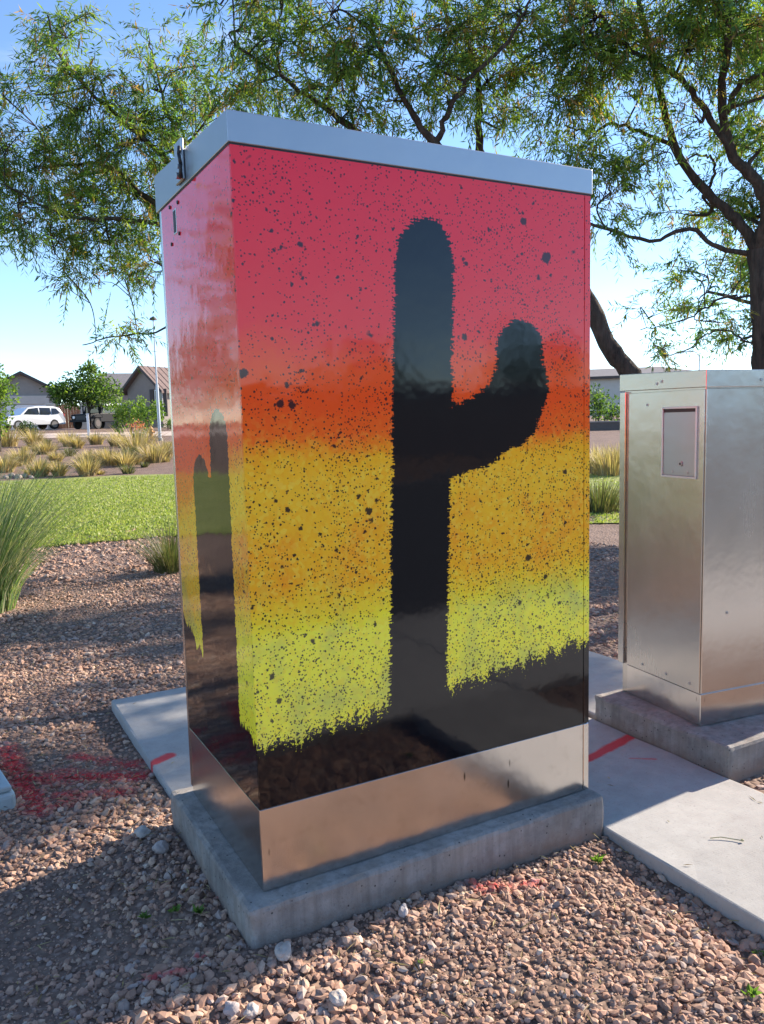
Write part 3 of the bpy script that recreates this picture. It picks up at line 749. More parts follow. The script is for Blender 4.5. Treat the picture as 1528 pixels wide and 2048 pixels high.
def mesquite(name, loc, label, limbs, blobs, leafL=.052, leafW=.0085, nsec=34, sub=6, nl=16, pods=.05):
    """limbs: (points, r0, r1, part name); blobs: (centre, (ra, rb, rc), density)"""
    root = tag(empty(name, loc), label, 'tree'); loc = np.asarray(loc, float)
    nodes = []; 
    for (pts, r0, r1, nm) in limbs:
        c = curve(pts, 26, .006); rad = np.linspace(r0, r1, len(c)) * (1 + .07 * np.sin(np.arange(len(c)) * 1.7))
        T = Tubes(); T.add(c - loc, rad, 10 if r0 > .03 else 7); T.build(nm, M['bark'], root)
        nodes.append(np.hstack([c, rad[:, None]])[(0 if nm == 'branch' else len(c) // 2):])
    nodes = np.vstack(nodes)
    TW = Tubes(); LV = Leaves(); PD = Leaves()
    for (c, rr, dens) in blobs:
        c = np.asarray(c, float); rr = np.asarray(rr, float)
        dd = np.linalg.norm(nodes[:, :3] - c, axis=1) + .8 * np.maximum(0, nodes[:, 2] - c[2])
        j = np.argmin(dd); s0 = nodes[j, :3]; r0 = min(.016, nodes[j, 3] * .6)
        mid = (s0 + c) / 2 + rng.normal(0, .05, 3) + np.array([0, 0, .04])
        cc = curve([s0, mid, c], 12); TW.add(cc - loc, np.linspace(r0, .005, len(cc)), 5)
        k = max(4, int(nsec * dens * (rr[0] * rr[2]) / (.42 * .36)))
        u = rng.normal(size=(k, 3)); u /= np.linalg.norm(u, axis=1, keepdims=True); u *= rng.uniform(.15, 1, (k, 1)) ** .55
        E = c + u * rr
        st = cc[rng.integers(len(cc) // 2, len(cc), k)]
        for e, s_ in zip(E, st):
            md = (s_ + e) / 2 + rng.normal(0, .03, 3) + np.array([0, 0, .03])
            q = curve([s_, md, e], 6); TW.add(q - loc, np.linspace(.0036, .0013, len(q)), 3)
        dirE = (E - st); ln = np.linalg.norm(dirE, axis=1, keepdims=True) + 1e-6; dirE = dirE / ln
        t = rng.uniform(.35, 1.0, (k, sub, 1)); base = st[:, None] * (1 - t) + E[:, None] * t + np.array([0, 0, .02])
        d = dirE[:, None] * .9 + rng.normal(0, .55, (k, sub, 3)) + np.array([0, 0, .05]); d = d / np.linalg.norm(d, axis=2, keepdims=True)
        B = base.reshape(-1, 3) - loc; Dd = d.reshape(-1, 3)
        spray(LV, B, Dd, rng.uniform(.10, .24, len(B)), nl, leafL, leafW, .25)
        npod = int(len(B) * pods * 6)
        if npod:
            q = rng.integers(0, len(B), npod); pp = B[q] + Dd[q] * .08 + rng.normal(0, .02, (npod, 3))
            PD.add(pp, np.array([0, 0, -1.0]) + rng.normal(0, .35, (npod, 3)), rng.uniform(.05, .11, npod), .012, np.array([[.30, .19, .08]]) * rng.uniform(.5, 1.3, (npod, 1)))
    TW.build('twigs', M['bark'], root)['kind'] = 'stuff'
    LV.build('crown', M['leaf'], root)
    if PD.n: PD.build('seed_pods', M['leaf'], root)
    return root

def B_(px, py, dist, rx, ry, dep=.55, dens=1.0):
    """crown clump given by its direction and distance, its radii in metres from its apparent size"""
    c = at(px, py, dist); s = dist / FPX * 1.08
    return (c, (rx * s * .9 + .05, dep * .8, ry * s + .02), dens)

# leaning mesquite behind the painted cabinet
D1 = 5.4
b1 = at(1330, 1290, 5.55); b1[2] = float(height(b1[0], b1[1]))
fork1 = at(1130, 520, 5.3)
tr1 = [at(1325, 1100, 5.55), at(1290, 850, 5.5), at(1262, 750, 5.45), at(1225, 705, 5.4), at(1180, 610, 5.35), fork1]
mesquite('mesquite_tree', b1, 'leaning mesquite whose dark curved trunk rises between the cabinets and spreads left', [
    ([b1 - np.array([0, 0, .05])] + tr1, .070, .050, 'trunk'),
    ([fork1, at(1040, 420, 5.3), at(960, 300, 5.3), at(960, 190, 5.2), at(930, 60, 5.0)], .04, .012, 'branch'),
    ([fork1, at(1000, 430, 5.0), at(870, 285, 4.8), at(810, 200, 4.7), at(740, 60, 4.5)], .036, .009, 'branch'),
    ([at(1000, 430, 5.0), at(850, 360, 4.9), at(700, 250, 4.8), at(600, 180, 4.7), at(470, 90, 4.5)], .03, .007, 'branch'),
    ([fork1, at(900, 500, 5.5), at(650, 500, 5.7), at(420, 470, 5.8), at(300, 400, 5.8), at(210, 330, 5.9), at(90, 335, 6.0)], .042, .007, 'branch'),
    ([at(420, 470, 5.8), at(340, 330, 5.6), at(230, 230, 5.5), at(120, 110, 5.4), at(95, 30, 5.4)], .02, .005, 'branch'),
    ([at(420, 470, 5.8), at(360, 300, 5.9), at(320, 170, 5.9), at(300, 80, 5.9)], .018, .004, 'branch'),
    ([at(380, 460, 5.8), at(250, 440, 5.7), at(130, 430, 5.6), at(10, 370, 5.5)], .018, .005, 'branch'),
    ([at(650, 500, 5.7), at(450, 560, 5.6), at(330, 655, 5.6), at(230, 672, 5.6), at(165, 690, 5.6)], .010, .003, 'branch'),
    ([at(870, 285, 4.8), at(920, 180, 4.7), at(1010, 90, 4.6), at(1060, 0, 4.5)], .018, .006, 'branch'),
], [
    B_(110, 60, 5.4, 42, 55), B_(125, 140, 5.4, 62, 60), B_(175, 225, 5.5, 85, 70, dens=1.15), B_(260, 290, 5.6, 90, 80, dens=1.15), B_(70, 190, 5.6, 40, 35, dens=.5),
    B_(5, 190, 5.6, 35, 30, dens=.6), B_(20, 290, 5.6, 60, 45, dens=.8), B_(70, 340, 6.0, 90, 60, dens=1.1), B_(170, 345, 6.0, 90, 60, dens=1.1), B_(270, 400, 5.9, 90, 70, dens=1.25),
    B_(150, 430, 5.8, 100, 60, dens=1.15), B_(40, 440, 5.6, 80, 60, dens=1.1), B_(220, 490, 5.8, 90, 60, dens=1.1), B_(300, 520, 5.7, 60, 60, dens=1.0), B_(110, 510, 5.7, 60, 32, dens=.7),
    B_(250, 560, 5.7, 70, 28, dens=.6), B_(130, 545, 5.7, 60, 22, dens=.4), B_(-60, 360, 5.8, 90, 90, dens=1.0), B_(320, 180, 5.9, 45, 80, dens=.75), B_(300, 90, 5.9, 22, 55, dens=.45), B_(370, 230, 5.9, 60, 60, dens=.7), B_(260, 220, 5.8, 55, 45, dens=.6),
    B_(410, 130, 5.5, 42, 55, dens=.7), B_(330, 300, 5.7, 70, 60, dens=1.1), B_(240, 676, 5.6, 85, 12, .3, 1.1),
    B_(440, 200, 5.2, 70, 60, dens=1.0), B_(520, 160, 4.8, 70, 60, dens=1.0), B_(480, 60, 4.5, 60, 50, dens=1.0), B_(440, 10, 4.6, 45, 25, dens=.8), B_(570, 80, 4.6, 80, 70, dens=1.1), B_(600, 190, 4.8, 80, 50, dens=1.1),
    B_(660, 30, 4.5, 90, 60, dens=1.1), B_(690, 150, 4.7, 90, 80, dens=1.15), B_(770, 80, 4.6, 90, 80, dens=1.2), B_(790, 200, 4.8, 80, 45, dens=.6), B_(700, 220, 4.8, 80, 35, dens=1.0),
    B_(870, 120, 4.8, 90, 90, dens=1.1), B_(900, 220, 5.0, 80, 50, dens=.6), B_(960, 60, 4.9, 100, 80, dens=1.15), B_(980, 180, 5.2, 90, 80, dens=1.1), B_(850, -40, 4.6, 160, 60, dens=1.1), B_(1000, 260, 5.2, 70, 40, dens=.5),
    B_(1040, 20, 4.7, 90, 70, dens=1.1), B_(560, -60, 4.5, 120, 60, dens=1.0),
])

# upright mesquite on the right
b2 = at(1523, 1250, 5.7); b2[2] = float(height(b2[0], b2[1]))
f2 = at(1512, 500, 5.6)
mesquite('mesquite_tree', b2, 'upright mesquite with a dark forking trunk behind the bare metal cabinet', [
    ([b2 - np.array([0, 0, .05]), at(1526, 900, 5.7), at(1524, 720, 5.65), at(1520, 590, 5.6), f2], .070, .055, 'trunk'),
    ([f2, at(1475, 440, 5.55), at(1415, 385, 5.5), at(1345, 290, 5.4), at(1322, 180, 5.3), at(1285, 40, 5.1), at(1265, -80, 5)], .036, .012, 'branch'),
    ([f2, at(1535, 420, 5.5), at(1500, 350, 5.4), at(1460, 300, 5.3), at(1445, 190, 5.2), at(1460, 60, 5.0), at(1440, -80, 5)], .042, .014, 'branch'),
    ([at(1460, 300, 5.3), at(1400, 210, 5.2), at(1350, 150, 5.1), at(1250, 90, 5.0), at(1200, 30, 4.9)], .022, .008, 'branch'),
    ([at(1448, 230, 5.2), at(1480, 170, 5.1), at(1530, 140, 5.0), at(1590, 60, 5)], .02, .01, 'branch'),
    ([at(1500, 505, 5.6), at(1440, 495, 5.5), at(1380, 458, 5.4), at(1300, 482, 5.3), at(1190, 452, 5.2), at(1120, 430, 5.1)], .017, .007, 'branch'),
    ([at(1345, 290, 5.4), at(1240, 250, 5.3), at(1180, 260, 5.3), at(1130, 250, 5.3)], .013, .005, 'branch'),
    ([at(1415, 385, 5.5), at(1430, 330, 5.4), at(1400, 310, 5.3), at(1350, 330, 5.2)], .010, .004, 'branch'),
    ([f2, at(1560, 430, 5.7), at(1620, 330, 5.8), at(1700, 150, 6.0)], .04, .014, 'branch'),
    ([at(1520, 590, 5.6), at(1440, 600, 5.7), at(1370, 640, 5.8), at(1280, 660, 5.9)], .009, .003, 'branch'),
    ([at(1524, 700, 5.65), at(1440, 660, 5.6), at(1370, 700, 5.6), at(1300, 715, 5.6)], .007, .003, 'branch'),
], [
    B_(1110, 110, 5.0, 90, 90, dens=1.15), B_(1120, 210, 5.2, 80, 70, dens=.9), B_(1200, 150, 5.1, 90, 90, dens=1.1), B_(1190, 40, 4.9, 100, 70, dens=1.15), B_(1290, 90, 5.1, 90, 80, dens=1.15),
    B_(1270, 200, 5.2, 80, 50, dens=.65), B_(1380, 110, 5.1, 90, 90, dens=1.15), B_(1390, 10, 5.0, 110, 70, dens=1.15), B_(1480, 80, 5.1, 90, 90, dens=1.1), B_(1480, 210, 5.2, 60, 50, dens=.5), B_(1520, 300, 5.3, 50, 60, dens=.7),
    B_(1180, 330, 5.3, 80, 50, dens=1.05), B_(1220, 385, 5.3, 80, 42, dens=1.05), B_(1270, 340, 5.3, 60, 50, dens=.9), B_(1390, 230, 5.2, 50, 45, dens=.45), B_(1150, 280, 5.3, 60, 40, dens=.8), B_(1130, 350, 5.2, 50, 30, dens=.7),
    B_(1430, 425, 5.9, 80, 26, dens=.55), B_(1380, 430, 5.8, 60, 18, dens=.45), B_(1470, 470, 5.9, 50, 50, dens=.6), B_(1500, 400, 5.9, 50, 50, dens=.9),
    B_(1400, 560, 5.9, 80, 26, dens=.36), B_(1480, 560, 5.9, 50, 34, dens=.5), B_(1300, 640, 5.9, 70, 18, dens=.26), B_(1440, 645, 5.8, 60, 20, dens=.3), B_(1330, 700, 5.7, 60, 12, dens=.25), B_(1360, 540, 5.8, 50, 22, dens=.22), B_(1480, 680, 5.7, 40, 14, dens=.3),
    B_(1250, -50, 5.0, 150, 60, dens=1.0), B_(1500, -40, 5.0, 130, 70, dens=1.0), B_(1620, 150, 5.6, 130, 150, dens=.9), B_(1640, 380, 5.8, 110, 100, dens=.9), B_(1215, 470, 5.2, 60, 16, dens=.3),
])

# out of the frame on the right: throws the bars of shade over the gravel on the left
b3 = np.array([9.6, 3.7, -.15])
def tree_ring(b, n, r, z0, z1, s, dens=1.0):
    out = []
    for i in range(n):
        a = rng.uniform(0, 2 * PI); q = r * math.sqrt(rng.random())
        out.append((b + np.array([q * math.cos(a), q * math.sin(a), rng.uniform(z0, z1)]), (s, s, s * .6), dens))
    return out
mesquite('mesquite_tree', b3, 'mesquite standing further right along the gravel bed, beyond the other two', [
    ([b3, b3 + [.1, 0, 1.0], b3 + [0, .1, 1.9]], .09, .07, 'trunk'),
    ([b3 + [0, .1, 1.9], b3 + [-.6, .2, 3.2], b3 + [-1.1, .3, 5.0]], .05, .015, 'branch'),
    ([b3 + [0, .1, 1.9], b3 + [.5, .5, 3.3], b3 + [.9, 1.0, 5.0]], .05, .015, 'branch'),
    ([b3 + [0, .1, 1.9], b3 + [.1, -.7, 2.5], b3 + [-.2, -1.3, 3.2]], .045, .015, 'branch'),
], tree_ring(b3, 42, 2.4, 2.6, 6.2, .5, .85), leafL=.09, leafW=.020, nsec=22)

b4 = np.array([7.5, 2.3, -.15])
mesquite('mesquite_tree', b4, 'low spreading mesquite just beyond the right edge, nearest the bare metal cabinet', [
    ([b4, b4 + [.1, .1, .9], b4 + [0, .1, 1.5]], .08, .06, 'trunk'),
    ([b4 + [0, .1, 1.5], b4 + [-.9, .3, 1.9], b4 + [-1.8, .4, 2.2]], .045, .015, 'branch'),
    ([b4 + [0, .1, 1.5], b4 + [-.4, 1.0, 2.1], b4 + [-.9, 1.9, 2.5]], .045, .015, 'branch'),
    ([b4 + [0, .1, 1.5], b4 + [.9, .6, 2.3], b4 + [1.6, .6, 2.9]], .045, .015, 'branch'),
    ([b4 + [0, .1, 1.5], b4 + [.2, .6, 2.9], b4 + [0, 1.2, 4.2]], .05, .015, 'branch'),
], [(b4 + np.array(v), (.55, .30, .16), .8) for v in ((-1.7, .3, 1.75), (-.9, 1.3, 1.95), (.2, .7, 2.3), (-.9, 2.0, 2.3), (.9, .4, 2.7), (-1.5, .9, 2.4), (1.5, 1.0, 2.5), (-.2, -.1, 1.75), (.6, 1.9, 2.2), (-.8, .2, 3.0), (-.3, 1.2, 3.3), (.3, .3, 3.6), (.9, 1.5, 3.7), (-.6, 2.0, 3.4), (.1, 1.9, 4.0), (.8, .5, 4.3), (-.1, 1.0, 4.5), (-.9, 1.4, 3.9), (1.3, 1.0, 3.1))], leafL=.07, leafW=.014, nsec=20)

# ------------------------------------------------------------------ distant bushes and trees
def bush(name, loc, label, cat, blobs, leaf, n, pal, trunk=None, group=None):
    """blobs relative to loc: (dx, dy, dz, rx, ry, rz)"""
    loc = np.asarray(loc, float); root = tag(empty(name, loc), label, cat, group)
    LV = Leaves()
    for (dx, dy, dz, rx, ry, rz) in blobs:
        k = int(n * rx * rz); u = rng.normal(size=(k, 3)); u /= np.linalg.norm(u, axis=1, keepdims=True); u *= rng.uniform(.35, 1.05, (k, 1)) ** .5
        # clumps: pull leaves towards a few random knots so the outline breaks up
        kn = rng.normal(size=(max(6, k // 55), 3)); kn /= np.linalg.norm(kn, axis=1, keepdims=True); kn *= rng.uniform(.5, 1.1, (len(kn), 1))
        q = rng.integers(0, len(kn), k); u = u * .42 + kn[q] * .66
        P = np.array([dx, dy, dz]) + u * np.array([rx, ry, rz])
        Dv = u + rng.normal(0, .7, (k, 3)); c = pal[rng.integers(0, len(pal), k)] * rng.uniform(.7, 1.25, (k, 1))
        LV.add(P, Dv, leaf * rng.uniform(.6, 1.3, k), leaf * .5 * rng.uniform(.6, 1.2, k), c)
    LV.build('crown' if trunk else 'foliage', M['leaf'], root)
    T = Tubes()
    if trunk:
        for (pts, r0, r1) in trunk: T.add(curve(pts, 10), np.linspace(r0, r1, len(curve(pts, 10))), 6)
        T.build('trunk', M['bark'], root)
    else:
        for i in range(5):
            a = rng.uniform(0, 6.28); h = max(b[2] for b in blobs)
            T.add([(0, 0, -.05), (.2 * math.cos(a) * h, .2 * math.sin(a) * h, h * .9)], [.03 * h, .01 * h], 4)
        T.build('stem', M['bark'], root)
    return root
PALG = np.array([(.10, .18, .03), (.14, .23, .04), (.07, .13, .035), (.19, .26, .05)])
PALD = np.array([(.03, .07, .022), (.045, .09, .025), (.025, .05, .02)])
def gat(px, dist, py=860):
    p = at(px, py, dist); p[2] = float(height(p[0], p[1])); return p
def zat(px, py, dist): return at(px, py, dist)[2]

g = gat(178, 62); h_ = zat(178, 716, 62) - g[2]; s = 62 / FPX
bush('shade_tree', g, 'broad green tree beside the wooden gate in front of the houses', 'tree',
     [(-28 * s, 0, h_ * .52, 48 * s, 2.0, h_ * .22), (10 * s, .5, h_ * .72, 42 * s, 2.0, h_ * .24), (30 * s, -.4, h_ * .50, 44 * s, 2.0, h_ * .26), (-5 * s, 0, h_ * .48, 55 * s, 2.2, h_ * .2), (-45 * s, 0, h_ * .5, 28 * s, 1.5, h_ * .15), (5 * s, 0, h_ * .88, 20 * s, 1, h_ * .12)],
     .26, 560, np.vstack([PALG, PALG, PALD]), trunk=[([(0, 0, -.1), (.1, 0, 1.0), (-.1, 0, h_ * .55)], .12, .07), ([(0, 0, 1.0), (.9, 0, h_ * .6)], .07, .04)])
for (px, d_, top, wd, label) in ((262, 49, 788, 40, 'bushy green shrub right of the dark off road car'), (300, 47, 795, 30, 'pale green shrub beside the tall lamp post')):
    g = gat(px, d_); h_ = zat(px, top, d_) - g[2]; s = d_ / FPX
    bush('shrub', g, label, 'shrub', [(0, 0, h_ * .5, wd * s, 1.0, h_ * .45), (wd * .5 * s, 0, h_ * .6, wd * .5 * s, .8, h_ * .38), (-wd * .5 * s, 0, h_ * .4, wd * .5 * s, .8, h_ * .35)], .19, 620, PALG)
g = gat(-5, 33); h_ = zat(0, 690, 33) - g[2]; s = 33 / FPX
bush('shade_tree', g, 'bright green leafy tree cut by the left edge, in front of the garage', 'tree',
     [(-10 * s, 0, h_ * .70, 38 * s, .9, h_ * .26), (15 * s, 0, h_ * .52, 34 * s, .9, h_ * .2), (-20 * s, 0, h_ * .4, 42 * s, .9, h_ * .22), (5 * s, .2, h_ * .28, 24 * s, .7, h_ * .2)], .14, 1300, PALG,
     trunk=[([(0, 0, -.1), (.05, 0, 1.0), (0, 0, h_ * .7)], .08, .04)])
g = gat(56, 45); s = 45 / FPX; h_ = zat(56, 838, 45) - g[2]
bush('round_bush', g, 'dark round clipped bush in front of the white car', 'bush', [(0, 0, h_ * .5, 21 * s, .6, h_ * .5), (0, 0, h_ * .45, 16 * s, .5, h_ * .4)], .10, 3200, PALD)
g = gat(336, 56); s = 56 / FPX; h_ = zat(336, 836, 56) - g[2]
bush('hedge', g, 'low bright green hedge at the foot of the right hand house', 'hedge', [(0, 0, h_ * .5, 15 * s, .7, h_ * .5), (12 * s, 0, h_ * .5, 15 * s, .7, h_ * .5)], .12, 2200, PALG)
for (px, d_, top, wd, label) in ((1196, 44, 768, 30, 'sunlit green shrub seen in the gap between the cabinets'), (1232, 40, 790, 26, 'darker green shrub behind the bare metal cabinet')):
    g = gat(px, d_); h_ = zat(px, top, d_) - g[2]; s = d_ / FPX
    bush('shrub', g, label, 'shrub', [(0, 0, h_ * .55, wd * s, 1.0, h_ * .45), (-wd * .4 * s, 0, h_ * .35, wd * .7 * s, .8, h_ * .35)], .17, 760, np.vstack([PALG, PALD]))
# reflected in the shiny left side: trees beyond the left edge
for (az, d_, hh, label) in ((-.335, 13, 6.4, 'small green tree on the gravel beyond the left edge'), (-.245, 24, 4.2, 'larger green tree past the lawn beyond the left edge'), (-.56, 17, 4.4, 'green tree furthest left, beyond the left edge')):
    x_, y_ = CX + d_ * math.sin(az), CY + d_ * math.cos(az); z_ = float(height(x_, y_))
    bush('shade_tree', (x_, y_, z_), label, 'tree', [(0, 0, hh * .68, hh * .32, hh * .32, hh * .25), (-.6, .2, hh * .55, hh * .25, hh * .25, hh * .2), (.7, -.2, hh * .5, hh * .25, hh * .25, hh * .2), (.1, .1, hh * .88, hh * .18, hh * .18, hh * .14)], .15, 800, PALG,
         trunk=[([(0, 0, -.1), (.1, 0, hh * .3), (0, 0, hh * .6)], .10, .05)])

# ------------------------------------------------------------------ grasses
def grass_clump(name, loc, label, n, length, spread, rad, width, pal, group=None, seg=5, cat='grass clump', lean=(0, 0)):
    loc = np.asarray(loc, float)
    a = rng.uniform(0, 2 * PI, n); q = np.sqrt(rng.random(n))
    base = np.stack([rad * q * np.cos(a), rad * q * np.sin(a), np.full(n, -.02)], -1)
    out = np.stack([np.cos(a) + lean[0], np.sin(a) + lean[1], np.zeros(n)], -1) * (q * spread * rng.uniform(.4, 1.2, n))[:, None]
    L = length * rng.uniform(.55, 1.08, n)
    t = np.linspace(0, 1, seg + 1)
    d = out[:, None] * t[None, :, None] ** 1.6 * L[:, None, None] * 1.1
    up = (t[None] * L[:, None] * (1 - .38 * np.linalg.norm(out, axis=1)[:, None] * t[None] ** 1.5))
    ctr = base[:, None] + d; ctr[:, :, 2] += up
    side = np.stack([-np.sin(a + rng.normal(0, .8, n)), np.cos(a), np.zeros(n)], -1); side /= np.linalg.norm(side, axis=1, keepdims=True)
    wdt = width * (1 - t ** 2 * .92)
    Lf = ctr + side[:, None] * wdt[None, :, None] * .5; Rt = ctr - side[:, None] * wdt[None, :, None] * .5
    V = np.stack([Lf, Rt], 2).reshape(n, -1, 3)
    k = 2 * (seg + 1); i = (np.arange(seg) * 2)[None, :]; b = (np.arange(n) * k)[:, None]
    F = np.stack([b + i, b + i + 1, b + i + 3, b + i + 2], -1).reshape(-1, 4)
    c = pal[rng.integers(0, len(pal), n)] * rng.uniform(.75, 1.25, (n, 1)); C = np.repeat(c[:, None], k, 1).reshape(-1, 3)
    o = np_mesh(name, V.reshape(-1, 3), F, M['blade'], None, col=C); o.location = loc
    return tag(o, label, cat, group)
PALT = np.array([(.50, .37, .20), (.40, .29, .15), (.58, .45, .28), (.20, .17, .09), (.34, .27, .13)])
PALB = np.array([(.12, .21, .07), (.17, .26, .09), (.26, .32, .14), (.52, .46, .30), (.10, .18, .07), (.40, .40, .22)])
g = np.array([-.42, 4.45, 0]); g[2] = float(height(g[0], g[1]))
gc = grass_clump('deer_grass', g, 'big green fountain of deer grass at the left edge in front of the lawn', 1350, 1.32, .95, .20, .0055, PALB, seg=7)
g = np.array([1.08, 5.15, 0]); g[2] = float(height(g[0], g[1]))
PALO = np.array([(.13, .13, .06), (.10, .11, .05), (.17, .15, .08), (.09, .12, .04)])
grass_clump('deer_grass', g, 'low shaded olive grass clump just left of the painted cabinet', 520, .52, 1.0, .14, .005, PALO, seg=6)
g = gat(1200, 10.6); grass_clump('deer_grass', g, 'dark green grass clump at the lawn edge between the cabinets', 420, .50, .8, .25, .012, PALO)
g = gat(1212, 18.3)
gl = [('long', 1190, 17.6), ('short', 1225, 17.0), ('broad', 1255, 18.4)]
for wd_, px, d_ in gl:
    g = gat(px, d_); grass_clump('bunch_grass', g, {'long': 'tan bunch grass at the far lawn edge, left one in the gap between the cabinets', 'short': 'tan bunch grass at the far lawn edge beside the metal cabinet', 'broad': 'tan bunch grass at the far lawn edge hidden behind the metal cabinet'}[wd_], 380, .70, .6, .35, .016, PALT, group='bunch grasses beyond the lawn')
def dist_for(px, py):
    lo, hi = 15., 60.
    for _ in range(40):
        m = (lo + hi) / 2; p = at(px, py, m)
        if p[2] > float(height(p[0], p[1])): lo = m
        else: hi = m
    return lo
clumps = [(14, 893, 32, 'left edge below the green tree'), (68, 893, 30, 'right of the dark round bush'), (92, 908, 28, 'middle of the slope, in line with the white car'),
          (140, 893, 26, 'below the wooden gate'), (155, 897, 20, 'below the gate, right hand of a pair'), (193, 889, 22, 'right under the dark off road car'), (232, 893, 24, 'below the green shrub'),
          (46, 928, 30, 'third row, below the round bush'), (10, 944, 32, 'lower left near the boulders'), (113, 925, 20, 'small one in the middle of the slope'), (80, 952, 34, 'by the lawn edge, right of the boulders'),
          (118, 952, 26, 'by the lawn edge, spiky and thin'), (175, 952, 40, 'by the lawn edge, tallest and palest'), (180, 930, 26, 'behind the tallest pale one'), (220, 930, 30, 'centre right of the slope'),
          (252, 932, 34, 'broad one near the lawn shadow'), (275, 905, 46, 'upright and pale below the lamp post'), (308, 925, 34, 'right of the lamp post foot'), (328, 915, 28, 'hard against the painted cabinet'), (250, 895, 22, 'small upright one by the red flowers')]
for (px, py, hp_, txt) in clumps:
    d_ = dist_for(px, py); g = at(px, py, d_); g[2] = float(height(g[0], g[1])); L = hp_ * d_ / FPX * 1.15
    grass_clump('bunch_grass', g, 'dry tan bunch grass on the slope past the lawn, ' + txt, 300, L * rng.uniform(.95, 1.25), rng.uniform(.7, 1.1), L * rng.uniform(.3, .55), .022, PALT, group='bunch grasses beyond the lawn', seg=4)
for i in range(34):
    px = rng.uniform(0, 350); py = rng.uniform(884, 952); d_ = dist_for(px, py); g = at(px, py, d_); g[2] = float(height(g[0], g[1])); L = rng.uniform(12, 26) * d_ / FPX
    grass_clump('bunch_grass', g, 'small dry tuft scattered between the bigger bunch grasses past the lawn', 120, L, .9, L * .4, .02, PALT if i % 3 else PALO, group='small dry tufts past the lawn', seg=3)
# short turf blades over the lawn
def turf():
    n = 52000; a = rng.uniform(-.02, .30, n); 
    far = rng.random(n) < .82
    a = np.where(far, a, rng.uniform(.68, .95, n)); r = 9.15 + 11.0 * rng.random(n) ** 1.5
    ok = (r > np.array([lin_(t) for t in a]) - .05 * rng.random(n)) & (r < np.array([lout_(t) for t in a]))
    a, r = a[ok], r[ok]; n = len(a)
    x, y = CX + r * np.sin(a), CY + r * np.cos(a); P = np.stack([x, y, height(x, y) + .008], -1)
    LV = Leaves(); pal = np.array([(.27, .33, .07), (.32, .36, .10), (.38, .38, .14), (.22, .28, .06)])
    LV.add(P, np.array([0, 0, 1.]) + rng.normal(0, .5, (n, 3)), rng.uniform(.02, .05, n), rng.uniform(.012, .03, n), pal[rng.integers(0, 4, n)] * rng.uniform(.85, 1.15, (n, 1)))
    o = LV.build('grass', M['blade']); tag(o, 'short green blades of the mown lawn', 'grass', kind='stuff')
turf()
# small weeds
def weed(px, py, s, label, seed):
    d_ = None; lo, hi = .5, 10.
    for _ in range(40):
        m = (lo + hi) / 2; p = at(px, py, m)
        if p[2] > float(height(p[0], p[1])) + .01: lo = m
        else: hi = m
    p = at(px, py, lo); n = 16
    LV = Leaves(); a = rng.uniform(0, 2 * PI, n)
    LV.add(rng.normal(0, s * .15, (n, 3)) * np.array([1, 1, .3]), np.stack([np.cos(a), np.sin(a), rng.uniform(.3, 1.2, n)], -1), rng.uniform(.5, 1.1, n) * s, s * .36, np.array([[.11, .19, .04]]) * rng.uniform(.7, 1.4, (n, 1)))
    o = LV.build('weed', M['leaf'], kind=None); o.location = p; tag(o, label, 'weed')
weed(1195, 1722, .030, 'tiny bright green weed by the right end of the plinth', 1)
weed(395, 1825, .026, 'tiny green weed in the shade left of the plinth corner', 2)
weed(350, 1822, .022, 'smaller green weed further left in the shaded gravel', 3)
weed(290, 1835, .020, 'faint green weed, leftmost of those in the shaded gravel', 4)
weed(840, 1925, .014, 'speck of green weed in the sunlit gravel near the middle', 5)
weed(1502, 1990, .026, 'little green weed in the bottom right corner', 6)
weed(1520, 1910, .022, 'little yellow green weed at the right edge beside the walk', 7)
# thin seed pod lying on the walk
bm = bmesh.new(); q = [iz for iz in [(1.235, -.262, -.094), (1.262, -.276, -.092), (1.285, -.300, -.0935), (1.30, -.322, -.093)]]
for p_, r_ in zip(q[:-1], q[1:]): cyl(bm, p_, r_, .0016, n=6)
bmesh.ops.create_icosphere(bm, subdivisions=1, radius=.0042, matrix=Matrix.Translation((1.298, -.318, -.092)))
tag(from_bm('seed_pod', bm, simple('dry_pod', (.44, .38, .20), .8)), 'thin dry yellow seed pod lying on the sunlit walk', 'seed pod')

# boulders at the lawn edge
bp = [(12, 957, 9, 'leftmost of the row'), (24, 954, 10, 'second from the left'), (38, 957, 11, 'largest and palest'), (50, 955, 10, 'squarish one in the middle'), (63, 957, 8, 'flat one'), (340, 910, 9, 'alone beside the painted cabinet')]
M['boulder'] = simple('tan_boulder', (.34, .28, .23), .9, 0, .3, 3, .02)
for i, (px, py, sp, txt) in enumerate(bp):
    d_ = dist_for(px, py); p = at(px, py, d_); s = sp * d_ / FPX
    bm = bmesh.new(); bmesh.ops.create_icosphere(bm, subdivisions=2, radius=.6 * s)
    for v in bm.verts:
        v.co *= 1 + .4 * mnoise.noise(v.co * 3.5 / s * .5 + Vector((i * 3.3, 0, 0))); v.co.z *= .8
    o = from_bm('boulder', bm, M['boulder']); o.location = (p[0], p[1], float(height(p[0], p[1])) + s * .3)
    tag(o, 'tan boulder at the far lawn edge, ' + txt, 'boulder', 'boulders at the lawn edge')

